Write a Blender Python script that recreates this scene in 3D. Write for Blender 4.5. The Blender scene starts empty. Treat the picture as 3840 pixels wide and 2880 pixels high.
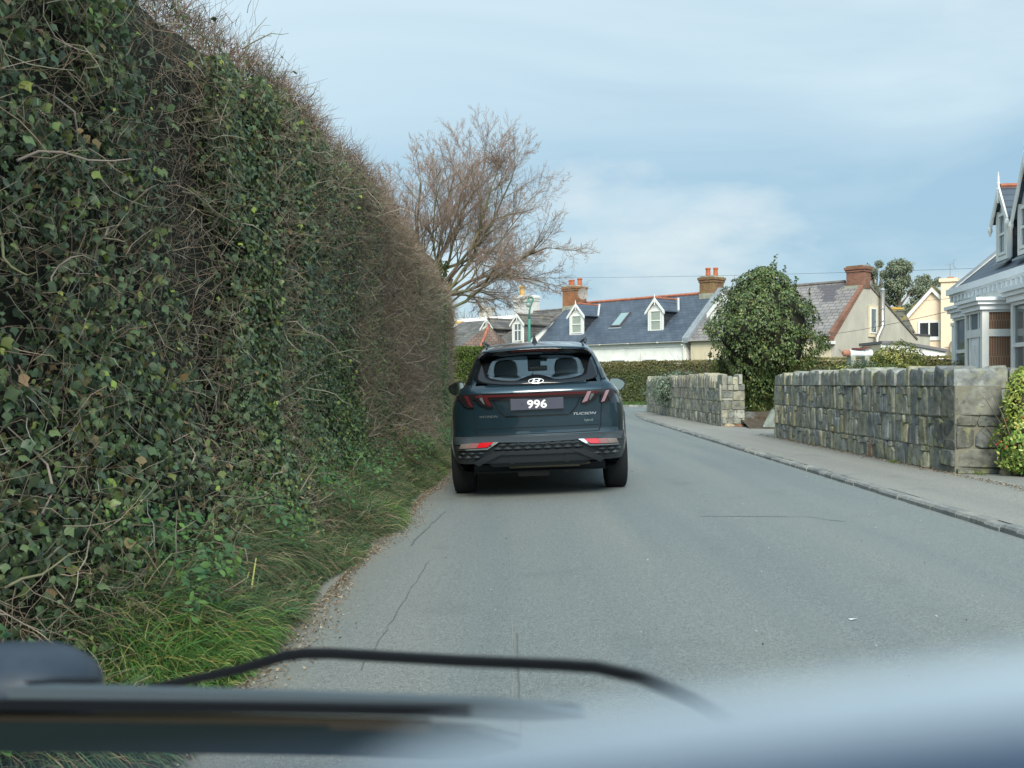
import bpy, bmesh, math, random
import numpy as np
from mathutils import Vector, Matrix
random.seed(7); RNG = np.random.default_rng(7)
S = bpy.context.scene
COL = S.collection
rad = math.radians
# ------------------------------------------------------------------ camera
H = 1.12; F = 1000.0                      # eye height, focal length in pixels of a 1024 px wide frame
cam = bpy.data.objects.new('camera', bpy.data.cameras.new('camera')); COL.objects.link(cam)
cam.location = (0, 0, H); cam.rotation_euler = (rad(90), 0, 0)
cam.data.sensor_width = 36; cam.data.lens = F/1024*36
cam.data.clip_start = 0.005; cam.data.clip_end = 3000
cam.data.dof.use_dof = True; cam.data.dof.focus_distance = 14; cam.data.dof.aperture_fstop = 11
S.camera = cam
# ------------------------------------------------------------------ light
SUN_EL, SUN_AZ = rad(38), rad(180)       # azimuth from +Y towards +X: behind the camera, a little to the right
sd = Vector((math.sin(SUN_AZ)*math.cos(SUN_EL), math.cos(SUN_AZ)*math.cos(SUN_EL), math.sin(SUN_EL)))
sun = bpy.data.objects.new('sun', bpy.data.lights.new('sun', 'SUN')); COL.objects.link(sun)
sun.data.energy = 3.3; sun.data.angle = rad(26); sun.data.color = (1.0, 0.93, 0.80)
sun.rotation_euler = sd.to_track_quat('Z', 'Y').to_euler()
S.view_settings.view_transform = 'Standard'; S.view_settings.look = 'None'
S.view_settings.exposure = 0.3; S.view_settings.gamma = 1
W = bpy.data.worlds.new('World'); S.world = W; W.use_nodes = True
def build_world():
    nt = W.node_tree; N = nt.nodes; L = nt.links; N.clear()
    out = N.new('ShaderNodeOutputWorld'); bg = N.new('ShaderNodeBackground'); L.new(bg.outputs[0], out.inputs[0])
    sky = N.new('ShaderNodeTexSky'); sky.sky_type = 'NISHITA'; sky.sun_disc = False
    sky.sun_elevation = SUN_EL; sky.sun_rotation = SUN_AZ; sky.air_density = 1.3; sky.dust_density = 1.5
    tc = N.new('ShaderNodeTexCoord')
    # cloud sheet: look-up on a plane above, so that streaks flatten toward the horizon
    sep = N.new('ShaderNodeSeparateXYZ'); L.new(tc.outputs['Generated'], sep.inputs[0])
    def math_(op, a, b=None, clamp=False):
        m = N.new('ShaderNodeMath'); m.operation = op; m.use_clamp = clamp
        for i, v in enumerate((a, b)):
            if v is None: continue
            if isinstance(v, (int, float)): m.inputs[i].default_value = v
            else: L.new(v, m.inputs[i])
        return m.outputs[0]
    zz = math_('ADD', math_('MAXIMUM', sep.outputs[2], 0.0), 0.34)
    cx = math_('DIVIDE', sep.outputs[0], zz); cy = math_('DIVIDE', sep.outputs[1], zz)
    comb = N.new('ShaderNodeCombineXYZ'); L.new(cx, comb.inputs[0]); L.new(cy, comb.inputs[1])
    mp = N.new('ShaderNodeMapping'); mp.inputs['Rotation'].default_value = (0, 0, rad(-28)); mp.inputs['Scale'].default_value = (1.15, 1.7, 1)
    mp.inputs['Location'].default_value = (3.2, 1.1, 0)
    L.new(comb.outputs[0], mp.inputs[0])
    n1 = N.new('ShaderNodeTexNoise'); n1.inputs['Scale'].default_value = 0.75; n1.inputs['Detail'].default_value = 7; n1.inputs['Roughness'].default_value = 0.52; n1.inputs['Distortion'].default_value = 0.8
    L.new(mp.outputs[0], n1.inputs['Vector'])
    r1 = N.new('ShaderNodeValToRGB'); r1.color_ramp.elements[0].position = 0.38; r1.color_ramp.elements[1].position = 0.64
    r1.color_ramp.elements[0].color = (.33, .53, .69, 1); r1.color_ramp.elements[1].color = (.63, .79, .87, 1)
    L.new(n1.outputs[0], r1.inputs[0])
    # brighter veil to the left of the view and behind, near the sun
    dotn = N.new('ShaderNodeVectorMath'); dotn.operation = 'DOT_PRODUCT'; L.new(tc.outputs['Generated'], dotn.inputs[0])
    dotn.inputs[1].default_value = Vector((-0.62, 0.55, 0.55)).normalized()
    gl = math_('MULTIPLY', math_('POWER', math_('MAXIMUM', dotn.outputs['Value'], 0.0), 4.0), 0.9, True)
    mixv = N.new('ShaderNodeMixRGB'); L.new(gl, mixv.inputs[0]); L.new(r1.outputs[0], mixv.inputs[1]); mixv.inputs[2].default_value = (.72, .89, .97, 1)
    # white cumulus near the horizon
    n2 = N.new('ShaderNodeTexNoise'); n2.inputs['Scale'].default_value = 3.2; n2.inputs['Detail'].default_value = 7; n2.inputs['Roughness'].default_value = 0.55
    mp2 = N.new('ShaderNodeMapping'); mp2.inputs['Scale'].default_value = (1, 1, 2.2); mp2.inputs['Location'].default_value = (0.35, 0, 0.2)
    L.new(tc.outputs['Generated'], mp2.inputs[0]); L.new(mp2.outputs[0], n2.inputs['Vector'])
    low = N.new('ShaderNodeMapRange'); low.inputs[1].default_value = 0.20; low.inputs[2].default_value = 0.03; L.new(sep.outputs[2], low.inputs[0])
    cu = math_('ADD', n2.outputs[0], math_('MULTIPLY', low.outputs[0], 0.22))
    cr = N.new('ShaderNodeMapRange'); cr.inputs[1].default_value = 0.60; cr.inputs[2].default_value = 0.76; L.new(cu, cr.inputs[0])
    mixc = N.new('ShaderNodeMixRGB'); L.new(math_('MULTIPLY', cr.outputs[0], 0.85), mixc.inputs[0]); L.new(mixv.outputs[0], mixc.inputs[1]); mixc.inputs[2].default_value = (.74, .82, .84, 1)
    # unseen glow round the sun, added to light surfaces facing the camera
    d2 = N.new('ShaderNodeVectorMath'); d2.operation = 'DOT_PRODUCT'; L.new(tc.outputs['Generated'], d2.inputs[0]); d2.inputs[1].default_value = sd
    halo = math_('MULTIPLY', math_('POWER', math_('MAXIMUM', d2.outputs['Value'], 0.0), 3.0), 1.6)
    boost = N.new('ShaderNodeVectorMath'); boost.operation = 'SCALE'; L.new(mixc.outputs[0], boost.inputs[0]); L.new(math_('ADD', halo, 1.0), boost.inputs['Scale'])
    skys = N.new('ShaderNodeVectorMath'); skys.operation = 'SCALE'; L.new(sky.outputs[0], skys.inputs[0]); skys.inputs['Scale'].default_value = 0.12
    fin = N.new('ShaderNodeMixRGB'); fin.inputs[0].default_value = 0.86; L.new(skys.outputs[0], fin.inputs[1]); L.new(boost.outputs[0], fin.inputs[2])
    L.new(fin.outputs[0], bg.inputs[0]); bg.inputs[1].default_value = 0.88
build_world()

# ------------------------------------------------------------------ helpers
def pt(px, py, Y):
    return Vector(((px-512)/F*Y, Y, H+(384-py)/F*Y))
def tag(o, label=None, cat=None, group=None, kind=None):
    if label: o['label'] = label
    if cat: o['category'] = cat
    if group: o['group'] = group
    if kind: o['kind'] = kind
    return o
def empty(name, loc=(0, 0, 0), rz=0, label=None, cat=None, group=None):
    o = bpy.data.objects.new(name, None); COL.objects.link(o); o.empty_display_size = .3
    o.location = loc; o.rotation_euler = (0, 0, rz); return tag(o, label, cat, group)
def link(name, me, mat=None, parent=None):
    o = bpy.data.objects.new(name, me); COL.objects.link(o)
    if mat:
        for m in (mat if isinstance(mat, (list, tuple)) else [mat]): me.materials.append(m)
    if parent: o.parent = parent
    return o
def npmesh(name, V, Fc, mat, parent=None, cols=None, smooth=False):
    V = np.asarray(V, np.float32).reshape(-1, 3); Fc = np.asarray(Fc, np.int32)
    me = bpy.data.meshes.new(name); k = Fc.shape[1]; n = len(Fc)
    me.vertices.add(len(V)); me.vertices.foreach_set('co', V.ravel())
    me.loops.add(n*k); me.loops.foreach_set('vertex_index', Fc.ravel())
    me.polygons.add(n); me.polygons.foreach_set('loop_start', np.arange(0, n*k, k, dtype=np.int32))
    if smooth: me.polygons.foreach_set('use_smooth', np.ones(n, bool))
    me.update(calc_edges=True)
    if cols is not None:
        a = me.color_attributes.new('Col', 'FLOAT_COLOR', 'POINT')
        c = np.ones((len(V), 4), np.float32); c[:, :3] = cols; a.data.foreach_set('color', c.ravel())
    return link(name, me, mat, parent)
class MB:
    """collects simple solids; build() links them as one mesh"""
    def __init__(s): s.v = []; s.f = []; s.c = []
    def add(s, vs, fs, c=None):
        b = len(s.v); s.v += [tuple(v) for v in vs]; s.f += [tuple(b+i for i in f) for f in fs]
        s.c += [c or (1, 1, 1)]*len(vs); return s
    def box(s, x0, x1, y0, y1, z0, z1, c=None):
        return s.add([(x0, y0, z0), (x1, y0, z0), (x1, y1, z0), (x0, y1, z0), (x0, y0, z1), (x1, y0, z1), (x1, y1, z1), (x0, y1, z1)],
                     [(0, 3, 2, 1), (4, 5, 6, 7), (0, 1, 5, 4), (1, 2, 6, 5), (2, 3, 7, 6), (3, 0, 4, 7)], c)
    def prism(s, poly, a, b, axis='x', c=None):
        """poly: 2-D outline in the plane across axis, extruded from a to b"""
        n = len(poly)
        def p(q, t):
            return {'x': (t, q[0], q[1]), 'y': (q[0], t, q[1]), 'z': (q[0], q[1], t)}[axis]
        vs = [p(q, a) for q in poly]+[p(q, b) for q in poly]
        return s.add(vs, [tuple(range(n))[::-1], tuple(range(n, 2*n))]+[(i, (i+1) % n, n+(i+1) % n, n+i) for i in range(n)], c)
    def tube(s, pts, r, n=8, caps=True, c=None):
        pts = [Vector(p) for p in pts]; rs = r if isinstance(r, (list, tuple)) else [r]*len(pts); vs = []
        for i, p in enumerate(pts):
            d = (pts[min(i+1, len(pts)-1)]-pts[max(i-1, 0)]).normalized()
            u = d.cross(Vector((0, 0, 1)) if abs(d.z) < .9 else Vector((1, 0, 0))).normalized(); w = u.cross(d)
            vs += [p+(u*math.cos(2*math.pi*k/n)+w*math.sin(2*math.pi*k/n))*rs[i] for k in range(n)]
        fs = [(i*n+k, i*n+(k+1) % n, (i+1)*n+(k+1) % n, (i+1)*n+k) for i in range(len(pts)-1) for k in range(n)]
        if caps: fs += [tuple(range(n)), tuple(range((len(pts)-1)*n, len(pts)*n))]
        return s.add(vs, fs, c)
    def lathe(s, prof, cx=0, cy=0, z0=0, n=16, c=None):
        vs = [(cx+r*math.cos(2*math.pi*k/n), cy+r*math.sin(2*math.pi*k/n), z0+z) for r, z in prof for k in range(n)]
        fs = [(i*n+k, i*n+(k+1) % n, (i+1)*n+(k+1) % n, (i+1)*n+k) for i in range(len(prof)-1) for k in range(n)]
        return s.add(vs, fs+[tuple(range(n))[::-1], tuple(range((len(prof)-1)*n, len(prof)*n))], c)
    def build(s, name, mat, parent=None, bevel=0, smooth=False, cols=False):
        me = bpy.data.meshes.new(name); me.from_pydata(s.v, [], s.f); me.update()
        if cols:
            a = me.color_attributes.new('Col', 'FLOAT_COLOR', 'POINT')
            a.data.foreach_set('color', np.array([list(c)+[1] for c in s.c], np.float32).ravel())
        bm = bmesh.new(); bm.from_mesh(me); bmesh.ops.recalc_face_normals(bm, faces=bm.faces)
        if bevel: bmesh.ops.bevel(bm, geom=bm.edges[:], offset=bevel, segments=2, profile=.5, affect='EDGES', clamp_overlap=True)
        bm.to_mesh(me); bm.free()
        if smooth: me.shade_smooth()
        return link(name, me, mat, parent)

def sinoise(P, seed, freq=1.0, octs=4):
    """smooth pseudo noise, roughly -1..1, from sums of sines"""
    r = np.random.default_rng(seed); P = np.asarray(P, float); out = np.zeros(len(P)); amp = 1; tot = 0
    for o in range(octs):
        for k in range(3):
            d = r.normal(size=P.shape[1]); d /= np.linalg.norm(d)
            out += amp*np.sin(P@d*freq*(1.9**o)*r.uniform(.7, 1.4)+r.uniform(0, 6.28))
        tot += amp*1.7; amp *= .62
    return out/tot

# ------------------------------------------------------------------ materials
def lin(r, g, b):
    f = lambda c: (c/255/12.92) if c/255 <= .04045 else ((c/255+.055)/1.055)**2.4
    return (f(r), f(g), f(b), 1)
def mat(name, col, rough=.8, metal=0, spec=.3, noise=0, nscale=8, bump=0, bscale=30, attr=False, coat=0, trans=0, detail=4, nstretch=None, col2=None):
    m = bpy.data.materials.new(name); m.use_nodes = True; nt = m.node_tree; N = nt.nodes; L = nt.links
    b = N['Principled BSDF']; b.inputs['Roughness'].default_value = rough; b.inputs['Metallic'].default_value = metal
    b.inputs['Specular IOR Level'].default_value = spec; b.inputs['Coat Weight'].default_value = coat; b.inputs['Coat Roughness'].default_value = .03
    col = tuple(col)+(1,) if len(col) == 3 else col
    b.inputs['Base Color'].default_value = col; src = None
    if attr:
        a = N.new('ShaderNodeAttribute'); a.attribute_name = 'Col'
        mx = N.new('ShaderNodeMixRGB'); mx.blend_type = 'MULTIPLY'; mx.inputs[0].default_value = 1; mx.inputs[2].default_value = col
        L.new(a.outputs['Color'], mx.inputs[1]); src = mx.outputs[0]
    if noise or bump:
        tc = N.new('ShaderNodeTexCoord'); vec = tc.outputs['Object']
        if nstretch:
            mp = N.new('ShaderNodeMapping'); mp.inputs['Scale'].default_value = nstretch; L.new(vec, mp.inputs[0]); vec = mp.outputs[0]
    if noise:
        n = N.new('ShaderNodeTexNoise'); n.inputs['Scale'].default_value = nscale; n.inputs['Detail'].default_value = detail; L.new(vec, n.inputs['Vector'])
        r = N.new('ShaderNodeMapRange'); r.inputs[1].default_value = .3; r.inputs[2].default_value = .7
        L.new(n.outputs[0], r.inputs[0])
        if col2:
            r.inputs[3].default_value = 0; r.inputs[4].default_value = noise
            mm = N.new('ShaderNodeMixRGB'); L.new(r.outputs[0], mm.inputs[0]); mm.inputs[2].default_value = tuple(col2)+(1,) if len(col2) == 3 else col2
            if src: L.new(src, mm.inputs[1])
            else: mm.inputs[1].default_value = col
        else:
            r.inputs[3].default_value = 1-noise; r.inputs[4].default_value = 1+noise
            mm = N.new('ShaderNodeVectorMath'); mm.operation = 'SCALE'; L.new(r.outputs[0], mm.inputs['Scale'])
            if src: L.new(src, mm.inputs[0])
            else: mm.inputs[0].default_value = col[:3]
        src = mm.outputs[0]
    if src is not None: L.new(src, b.inputs['Base Color'])
    if bump:
        n = N.new('ShaderNodeTexNoise'); n.inputs['Scale'].default_value = bscale; n.inputs['Detail'].default_value = 5; L.new(vec, n.inputs['Vector'])
        bp = N.new('ShaderNodeBump'); bp.inputs['Strength'].default_value = bump; bp.inputs['Distance'].default_value = .01
        L.new(n.outputs[0], bp.inputs['Height']); L.new(bp.outputs[0], b.inputs['Normal'])
    if trans:
        out = N['Material Output']; t = N.new('ShaderNodeBsdfTranslucent'); mixs = N.new('ShaderNodeMixShader'); mixs.inputs[0].default_value = trans
        if src is not None: L.new(src, t.inputs[0])
        else: t.inputs[0].default_value = col
        L.new(b.outputs[0], mixs.inputs[1]); L.new(t.outputs[0], mixs.inputs[2]); L.new(mixs.outputs[0], out.inputs[0])
    return m
def glass_mat(name, tint, gloss=.12, rough=.02):
    m = bpy.data.materials.new(name); m.use_nodes = True; nt = m.node_tree; N = nt.nodes; L = nt.links; N.clear()
    out = N.new('ShaderNodeOutputMaterial'); t = N.new('ShaderNodeBsdfTransparent'); g = N.new('ShaderNodeBsdfGlossy'); mx = N.new('ShaderNodeMixShader'); lw = N.new('ShaderNodeLayerWeight'); lw.inputs[0].default_value = .15
    t.inputs[0].default_value = tuple(tint)+(1,); g.inputs['Roughness'].default_value = rough; 
    a = N.new('ShaderNodeMath'); a.operation = 'ADD'; a.inputs[1].default_value = gloss; a.use_clamp = True; L.new(lw.outputs[0], a.inputs[0])
    L.new(a.outputs[0], mx.inputs[0]); L.new(t.outputs[0], mx.inputs[1]); L.new(g.outputs[0], mx.inputs[2]); L.new(mx.outputs[0], out.inputs[0]); return m
def course_mat(name, cA, cB, mortar, bw, bh, msize=.02, axis='xz', zs=1.0, rough=.75, noise=.25, patch=None, bump=.4, spec=.3, patchcol=None, streak=0):
    """slates or bricks laid in courses, mapped on the object's own axes"""
    m = bpy.data.materials.new(name); m.use_nodes = True; nt = m.node_tree; N = nt.nodes; L = nt.links
    b = N['Principled BSDF']; b.inputs['Roughness'].default_value = rough; b.inputs['Specular IOR Level'].default_value = spec
    tc = N.new('ShaderNodeTexCoord'); sp = N.new('ShaderNodeSeparateXYZ'); L.new(tc.outputs['Object'], sp.inputs[0])
    cb = N.new('ShaderNodeCombineXYZ')
    if axis == 'xz': L.new(sp.outputs[0], cb.inputs[0])
    elif axis == 'yz': L.new(sp.outputs[1], cb.inputs[0])
    else:
        ad = N.new('ShaderNodeMath'); ad.operation = 'ADD'; L.new(sp.outputs[0], ad.inputs[0]); L.new(sp.outputs[1], ad.inputs[1]); L.new(ad.outputs[0], cb.inputs[0])
    mz = N.new('ShaderNodeMath'); mz.operation = 'MULTIPLY'; mz.inputs[1].default_value = zs; L.new(sp.outputs[2], mz.inputs[0]); L.new(mz.outputs[0], cb.inputs[1])
    br = N.new('ShaderNodeTexBrick'); L.new(cb.outputs[0], br.inputs['Vector'])
    br.inputs['Color1'].default_value = tuple(cA)[:3]+(1,); br.inputs['Color2'].default_value = tuple(cB)[:3]+(1,); br.inputs['Mortar'].default_value = tuple(mortar)[:3]+(1,)
    br.inputs['Scale'].default_value = 1; br.inputs['Mortar Size'].default_value = msize; br.inputs['Brick Width'].default_value = bw; br.inputs['Row Height'].default_value = bh
    n = N.new('ShaderNodeTexNoise'); n.inputs['Scale'].default_value = 1.2; n.inputs['Detail'].default_value = 6
    if streak:
        mpp = N.new('ShaderNodeMapping'); mpp.inputs['Scale'].default_value = (2.5, 2.5, .6); L.new(tc.outputs['Object'], mpp.inputs[0]); L.new(mpp.outputs[0], n.inputs['Vector'])
    else: L.new(tc.outputs['Object'], n.inputs['Vector'])
    r = N.new('ShaderNodeMapRange'); r.inputs[1].default_value = .3; r.inputs[2].default_value = .7; r.inputs[3].default_value = 1-noise; r.inputs[4].default_value = 1+noise
    L.new(n.outputs[0], r.inputs[0]); sc = N.new('ShaderNodeVectorMath'); sc.operation = 'SCALE'; L.new(br.outputs[0], sc.inputs[0]); L.new(r.outputs[0], sc.inputs['Scale']); src = sc.outputs[0]
    if patch:
        n2 = N.new('ShaderNodeTexNoise'); n2.inputs['Scale'].default_value = patch[0]; n2.inputs['Detail'].default_value = 2
        L.new(tc.outputs['Object'], n2.inputs['Vector']); r2 = N.new('ShaderNodeMapRange'); r2.inputs[1].default_value = patch[1]; r2.inputs[2].default_value = patch[1]+patch[2]; L.new(n2.outputs[0], r2.inputs[0])
        mm = N.new('ShaderNodeMixRGB'); L.new(r2.outputs[0], mm.inputs[0]); L.new(src, mm.inputs[1]); mm.inputs[2].default_value = tuple(patchcol)[:3]+(1,); src = mm.outputs[0]
    L.new(src, b.inputs['Base Color'])
    bp = N.new('ShaderNodeBump'); bp.inputs['Strength'].default_value = bump; bp.inputs['Distance'].default_value = .02; bp.invert = True
    L.new(br.outputs['Fac'], bp.inputs['Height']); L.new(bp.outputs[0], b.inputs['Normal'])
    return m
M = {}
M['white'] = mat('white_paint', (.74, .74, .70), .6, noise=.05, nscale=3)
M['whiteblue'] = mat('white_gloss_paint', (.78, .81, .82), .4, noise=.05, nscale=2)
M['render_white'] = mat('white_render', (.82, .82, .76), .9, noise=.12, nscale=1.6, bump=.2, bscale=25)
M['render_grey'] = mat('grey_render', (.46, .43, .36), .9, noise=.13, nscale=1.3, bump=.5, bscale=14, nstretch=(1, 1, .6))
M['render_cream'] = mat('cream_render', (.66, .57, .40), .9, noise=.06, nscale=1.5, bump=.2)
M['render_yellow'] = mat('yellow_render', (.84, .66, .48), .9, noise=.04, nscale=1.5)
M['slate'] = course_mat('blue_slate', (.082, .108, .142), (.060, .082, .112), (.025, .03, .038), .42, .26, .012, zs=1.45, rough=.5, noise=.22, bump=.5, spec=.5)
M['slate_old'] = course_mat('old_grey_slate', (.155, .150, .140), (.105, .105, .103), (.05, .05, .048), .36, .24, .02, zs=1.5, rough=.75, noise=.35, patch=(2.5, .58, .06), patchcol=(.17, .155, .11))
M['slate_patch'] = course_mat('patched_slate', (.27, .25, .235), (.21, .20, .195), (.10, .095, .09), .42, .27, .02, zs=1.45, rough=.7, noise=.18)
M['slate_dark'] = course_mat('dark_slate_tiles', (.045, .05, .06), (.035, .04, .048), (.02, .022, .026), .45, .30, .02, axis='yz', zs=1, rough=.6, noise=.25)
M['slate_mossy'] = course_mat('mossy_slate', (.15, .14, .10), (.11, .11, .09), (.03, .03, .03), .7, .45, .03, zs=1.3, rough=.9, noise=.3, patch=(1.5, .5, .1), patchcol=(.22, .17, .04))
M['tile_red'] = course_mat('red_tile', (.19, .13, .10), (.15, .11, .09), (.08, .05, .04), .3, .25, .02, zs=1.4, rough=.85, noise=.3)
M['ridge_red'] = mat('red_ridge_tile', (.38, .14, .085), .8, noise=.25, nscale=3)
M['ridge_grey'] = mat('grey_ridge_tile', (.17, .15, .14), .8, noise=.25, nscale=3)
M['brick'] = course_mat('orange_brick', (.36, .135, .05), (.27, .095, .04), (.22, .17, .11), .24, .085, .01, axis='xy', rough=.9, noise=.25, patch=(3, .6, .08), patchcol=(.16, .13, .06))
M['brick_old'] = course_mat('weathered_brick', (.23, .12, .06), (.17, .09, .05), (.17, .13, .08), .24, .085, .01, axis='xy', rough=.9, noise=.3, patch=(4, .52, .1), patchcol=(.22, .17, .07))
M['brick_red'] = course_mat('red_brick', (.25, .105, .065), (.17, .075, .05), (.20, .15, .12), .24, .085, .01, axis='xy', rough=.9, noise=.25)
M['brick_white'] = course_mat('painted_brick', (.70, .70, .67), (.62, .62, .58), (.52, .52, .49), .24, .09, .01, axis='xy', rough=.8, noise=.08)
M['stone_pale'] = course_mat('pale_stone', (.55, .52, .46), (.42, .40, .35), (.35, .33, .28), .3, .14, .02, axis='xy', rough=.9, noise=.25)
M['pot_red'] = mat('red_clay', (.42, .13, .06), .8, noise=.15, nscale=5)
M['pot_yellow'] = mat('buff_clay', (.62, .38, .13), .8, noise=.15, nscale=5)
M['lead'] = mat('lead_flashing', (.24, .27, .29), .55, noise=.15, nscale=4)
M['lead_green'] = mat('mossy_mortar', (.30, .31, .24), .9, noise=.25, nscale=4)
M['gutter'] = mat('white_gutter', (.66, .64, .60), .5)
M['dark_gutter'] = mat('dark_gutter', (.09, .08, .085), .5)
M['pane'] = mat('window_pane', (.10, .13, .14), .06, spec=.8)
M['pane_dark'] = mat('dark_window_pane', (.035, .04, .045), .05, spec=.8)
M['blind'] = course_mat('window_blind', (.36, .40, .33), (.33, .37, .31), (.18, .21, .18), 5, .07, .006, rough=.25, noise=.1, bump=0, spec=.8)
M['bamboo'] = course_mat('brown_blind', (.24, .12, .065), (.20, .10, .055), (.30, .22, .16), .06, .9, .012, axis='xy', rough=.5, noise=.25, bump=.1)
M['metal'] = mat('grey_metal', (.32, .33, .34), .45, metal=.6)
M['steel'] = mat('flue_steel', (.40, .37, .32), .4, metal=.8)
M['green_paint'] = mat('green_paint', (.06, .23, .18), .45, noise=.08, nscale=2)
M['lamp_glass'] = mat('lamp_glass', (.30, .32, .30), .2)
M['wire'] = mat('black_cable', (.04, .05, .06), .6)
M['bark'] = mat('bark', (1, 1, 1), .9, attr=True, noise=.25, nscale=3)
M['twig'] = mat('twig', (1, 1, 1), .85, attr=True)
M['leaf'] = mat('leaf', (1, 1, 1), .42, spec=.45, attr=True, trans=.18)
M['leaf_gloss'] = mat('glossy_leaf', (1, 1, 1), .40, spec=.45, attr=True, trans=.12)
M['leaf_matt'] = mat('matt_leaf', (1, 1, 1), .65, spec=.25, attr=True, trans=.25)
M['grass'] = mat('grass', (1, 1, 1), .6, spec=.25, attr=True, trans=.25)
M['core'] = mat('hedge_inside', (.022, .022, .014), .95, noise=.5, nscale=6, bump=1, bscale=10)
M['core_green'] = mat('hedge_inside_green', (.05, .055, .028), .95, noise=.5, nscale=6, bump=1, bscale=10)
M['soil'] = mat('soil', (.085, .065, .045), .95, noise=.4, nscale=10, bump=1, bscale=20)
M['stone'] = mat('wall_stone', (1, 1, 1), .85, spec=.25, attr=True, noise=.38, nscale=9, bump=1.0, bscale=26, col2=None)
def lichen(m, scale, lo, col, fac=.7):
    nt = m.node_tree; N = nt.nodes; L = nt.links; b = N['Principled BSDF']; src = b.inputs['Base Color'].links[0].from_socket
    tc = N.new('ShaderNodeTexCoord')
    for sc_, l_, c_, f_ in ((scale, lo, col, fac), (scale*3.1, lo+.02, (.055, .06, .05), fac*.8), (scale*1.7, lo+.05, (.42, .43, .36), fac*.7)):
        n = N.new('ShaderNodeTexNoise'); n.inputs['Scale'].default_value = sc_; n.inputs['Detail'].default_value = 7; n.inputs['Roughness'].default_value = .65; L.new(tc.outputs['Object'], n.inputs['Vector'])
        r = N.new('ShaderNodeMapRange'); r.inputs[1].default_value = l_; r.inputs[2].default_value = l_+.07; r.inputs[4].default_value = f_; L.new(n.outputs[0], r.inputs[0])
        mm = N.new('ShaderNodeMixRGB'); L.new(r.outputs[0], mm.inputs[0]); L.new(src, mm.inputs[1]); mm.inputs[2].default_value = tuple(c_)+(1,); src = mm.outputs[0]
    L.new(src, b.inputs['Base Color'])
lichen(M['stone'], 5, .56, (.27, .27, .13))
M['mortar'] = mat('mortar', (.17, .165, .125), .95, noise=.7, nscale=14, bump=1, bscale=22, col2=(.22, .21, .16), detail=6)
M['kerb'] = mat('granite', (1, 1, 1), .8, attr=True, noise=.25, nscale=25, bump=.6, bscale=40)

# ------------------------------------------------------------------ generators for leaves, twigs, blades
IVY = (np.array([[0, 0, 0], [.30, .12, -.06], [.50, .42, -.04], [.24, .62, .02], [0, 1.0, -.12], [-.24, .62, .02], [-.50, .42, -.04], [-.30, .12, -.06], [0, .45, .06]]),
       np.array([[8, 0, 1], [8, 1, 2], [8, 2, 3], [8, 3, 4], [8, 4, 5], [8, 5, 6], [8, 6, 7], [8, 7, 0]]))
OVAL = (np.array([[0, 0, 0], [.22, .3, -.03], [.24, .62, -.05], [0, 1.0, -.14], [-.24, .62, -.05], [-.22, .3, -.03], [0, .45, .05]]),
        np.array([[6, 0, 1], [6, 1, 2], [6, 2, 3], [6, 3, 4], [6, 4, 5], [6, 5, 0]]))
DIAM = (np.array([[0, 0, 0], [.3, .5, 0.05], [0, 1.0, -.05], [-.3, .5, .05]]), np.array([[0, 1, 2], [0, 2, 3]]))
def nrm(A): return A/np.maximum(np.linalg.norm(A, axis=1, keepdims=True), 1e-9)
def leaves(name, P, Nn, tip, size, cols, tmpl, m, parent=None, jit=.6, tjit=.5):
    """P positions, Nn facing, tip preferred tip direction, size per leaf"""
    n = len(P); T, Fc = tmpl
    Nn = nrm(np.asarray(Nn)+RNG.normal(size=(n, 3))*jit); tp = np.asarray(tip)+RNG.normal(size=(n, 3))*tjit
    tp = nrm(tp-Nn*(tp*Nn).sum(1, keepdims=True)); U = np.cross(tp, Nn)
    s = np.asarray(size).reshape(-1, 1, 1)
    V = P[:, None, :]+s*(T[None, :, 0:1]*U[:, None, :]+T[None, :, 1:2]*tp[:, None, :]+T[None, :, 2:3]*Nn[:, None, :])
    k = len(T); FF = (Fc[None]+(np.arange(n)*k)[:, None, None]).reshape(-1, 3)
    return npmesh(name, V.reshape(-1, 3), FF, m, parent, np.repeat(cols, k, axis=0))
def tubes(name, pts, R, cols, m, parent=None, sides=3):
    """pts (n,m,3) polylines, R (n,m) radii"""
    n, k, _ = pts.shape
    D = np.empty_like(pts); D[:, 1:-1] = pts[:, 2:]-pts[:, :-2]; D[:, 0] = pts[:, 1]-pts[:, 0]; D[:, -1] = pts[:, -1]-pts[:, -2]
    D /= np.maximum(np.linalg.norm(D, axis=2, keepdims=True), 1e-9)
    up = np.where(np.abs(D[..., 2:3]) < .9, np.array([0, 0, 1.]), np.array([1., 0, 0]))
    U = np.cross(D, up); U /= np.maximum(np.linalg.norm(U, axis=2, keepdims=True), 1e-9); Wv = np.cross(U, D)
    a = np.arange(sides)*2*np.pi/sides
    V = pts[:, :, None, :]+R[:, :, None, None]*(np.cos(a)[None, None, :, None]*U[:, :, None, :]+np.sin(a)[None, None, :, None]*Wv[:, :, None, :])
    i, j, q = np.meshgrid(np.arange(n), np.arange(k-1), np.arange(sides), indexing='ij'); q2 = (q+1) % sides
    base = i*k*sides
    Fc = np.stack([base+j*sides+q, base+j*sides+q2, base+(j+1)*sides+q2, base+(j+1)*sides+q], -1).reshape(-1, 4)
    return npmesh(name, V.reshape(-1, 3), Fc, m, parent, np.repeat(cols, k*sides, axis=0), smooth=sides > 3)
def crooked(P, D, Ln, k=4, wob=.25, bend=None):
    """crooked polylines from P along D"""
    n = len(P); pts = np.empty((n, k, 3)); pts[:, 0] = P; d = nrm(D)
    for i in range(1, k):
        d = nrm(d+RNG.normal(size=(n, 3))*wob+(0 if bend is None else bend))
        pts[:, i] = pts[:, i-1]+d*(Ln/(k-1))[:, None]
    return pts
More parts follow.
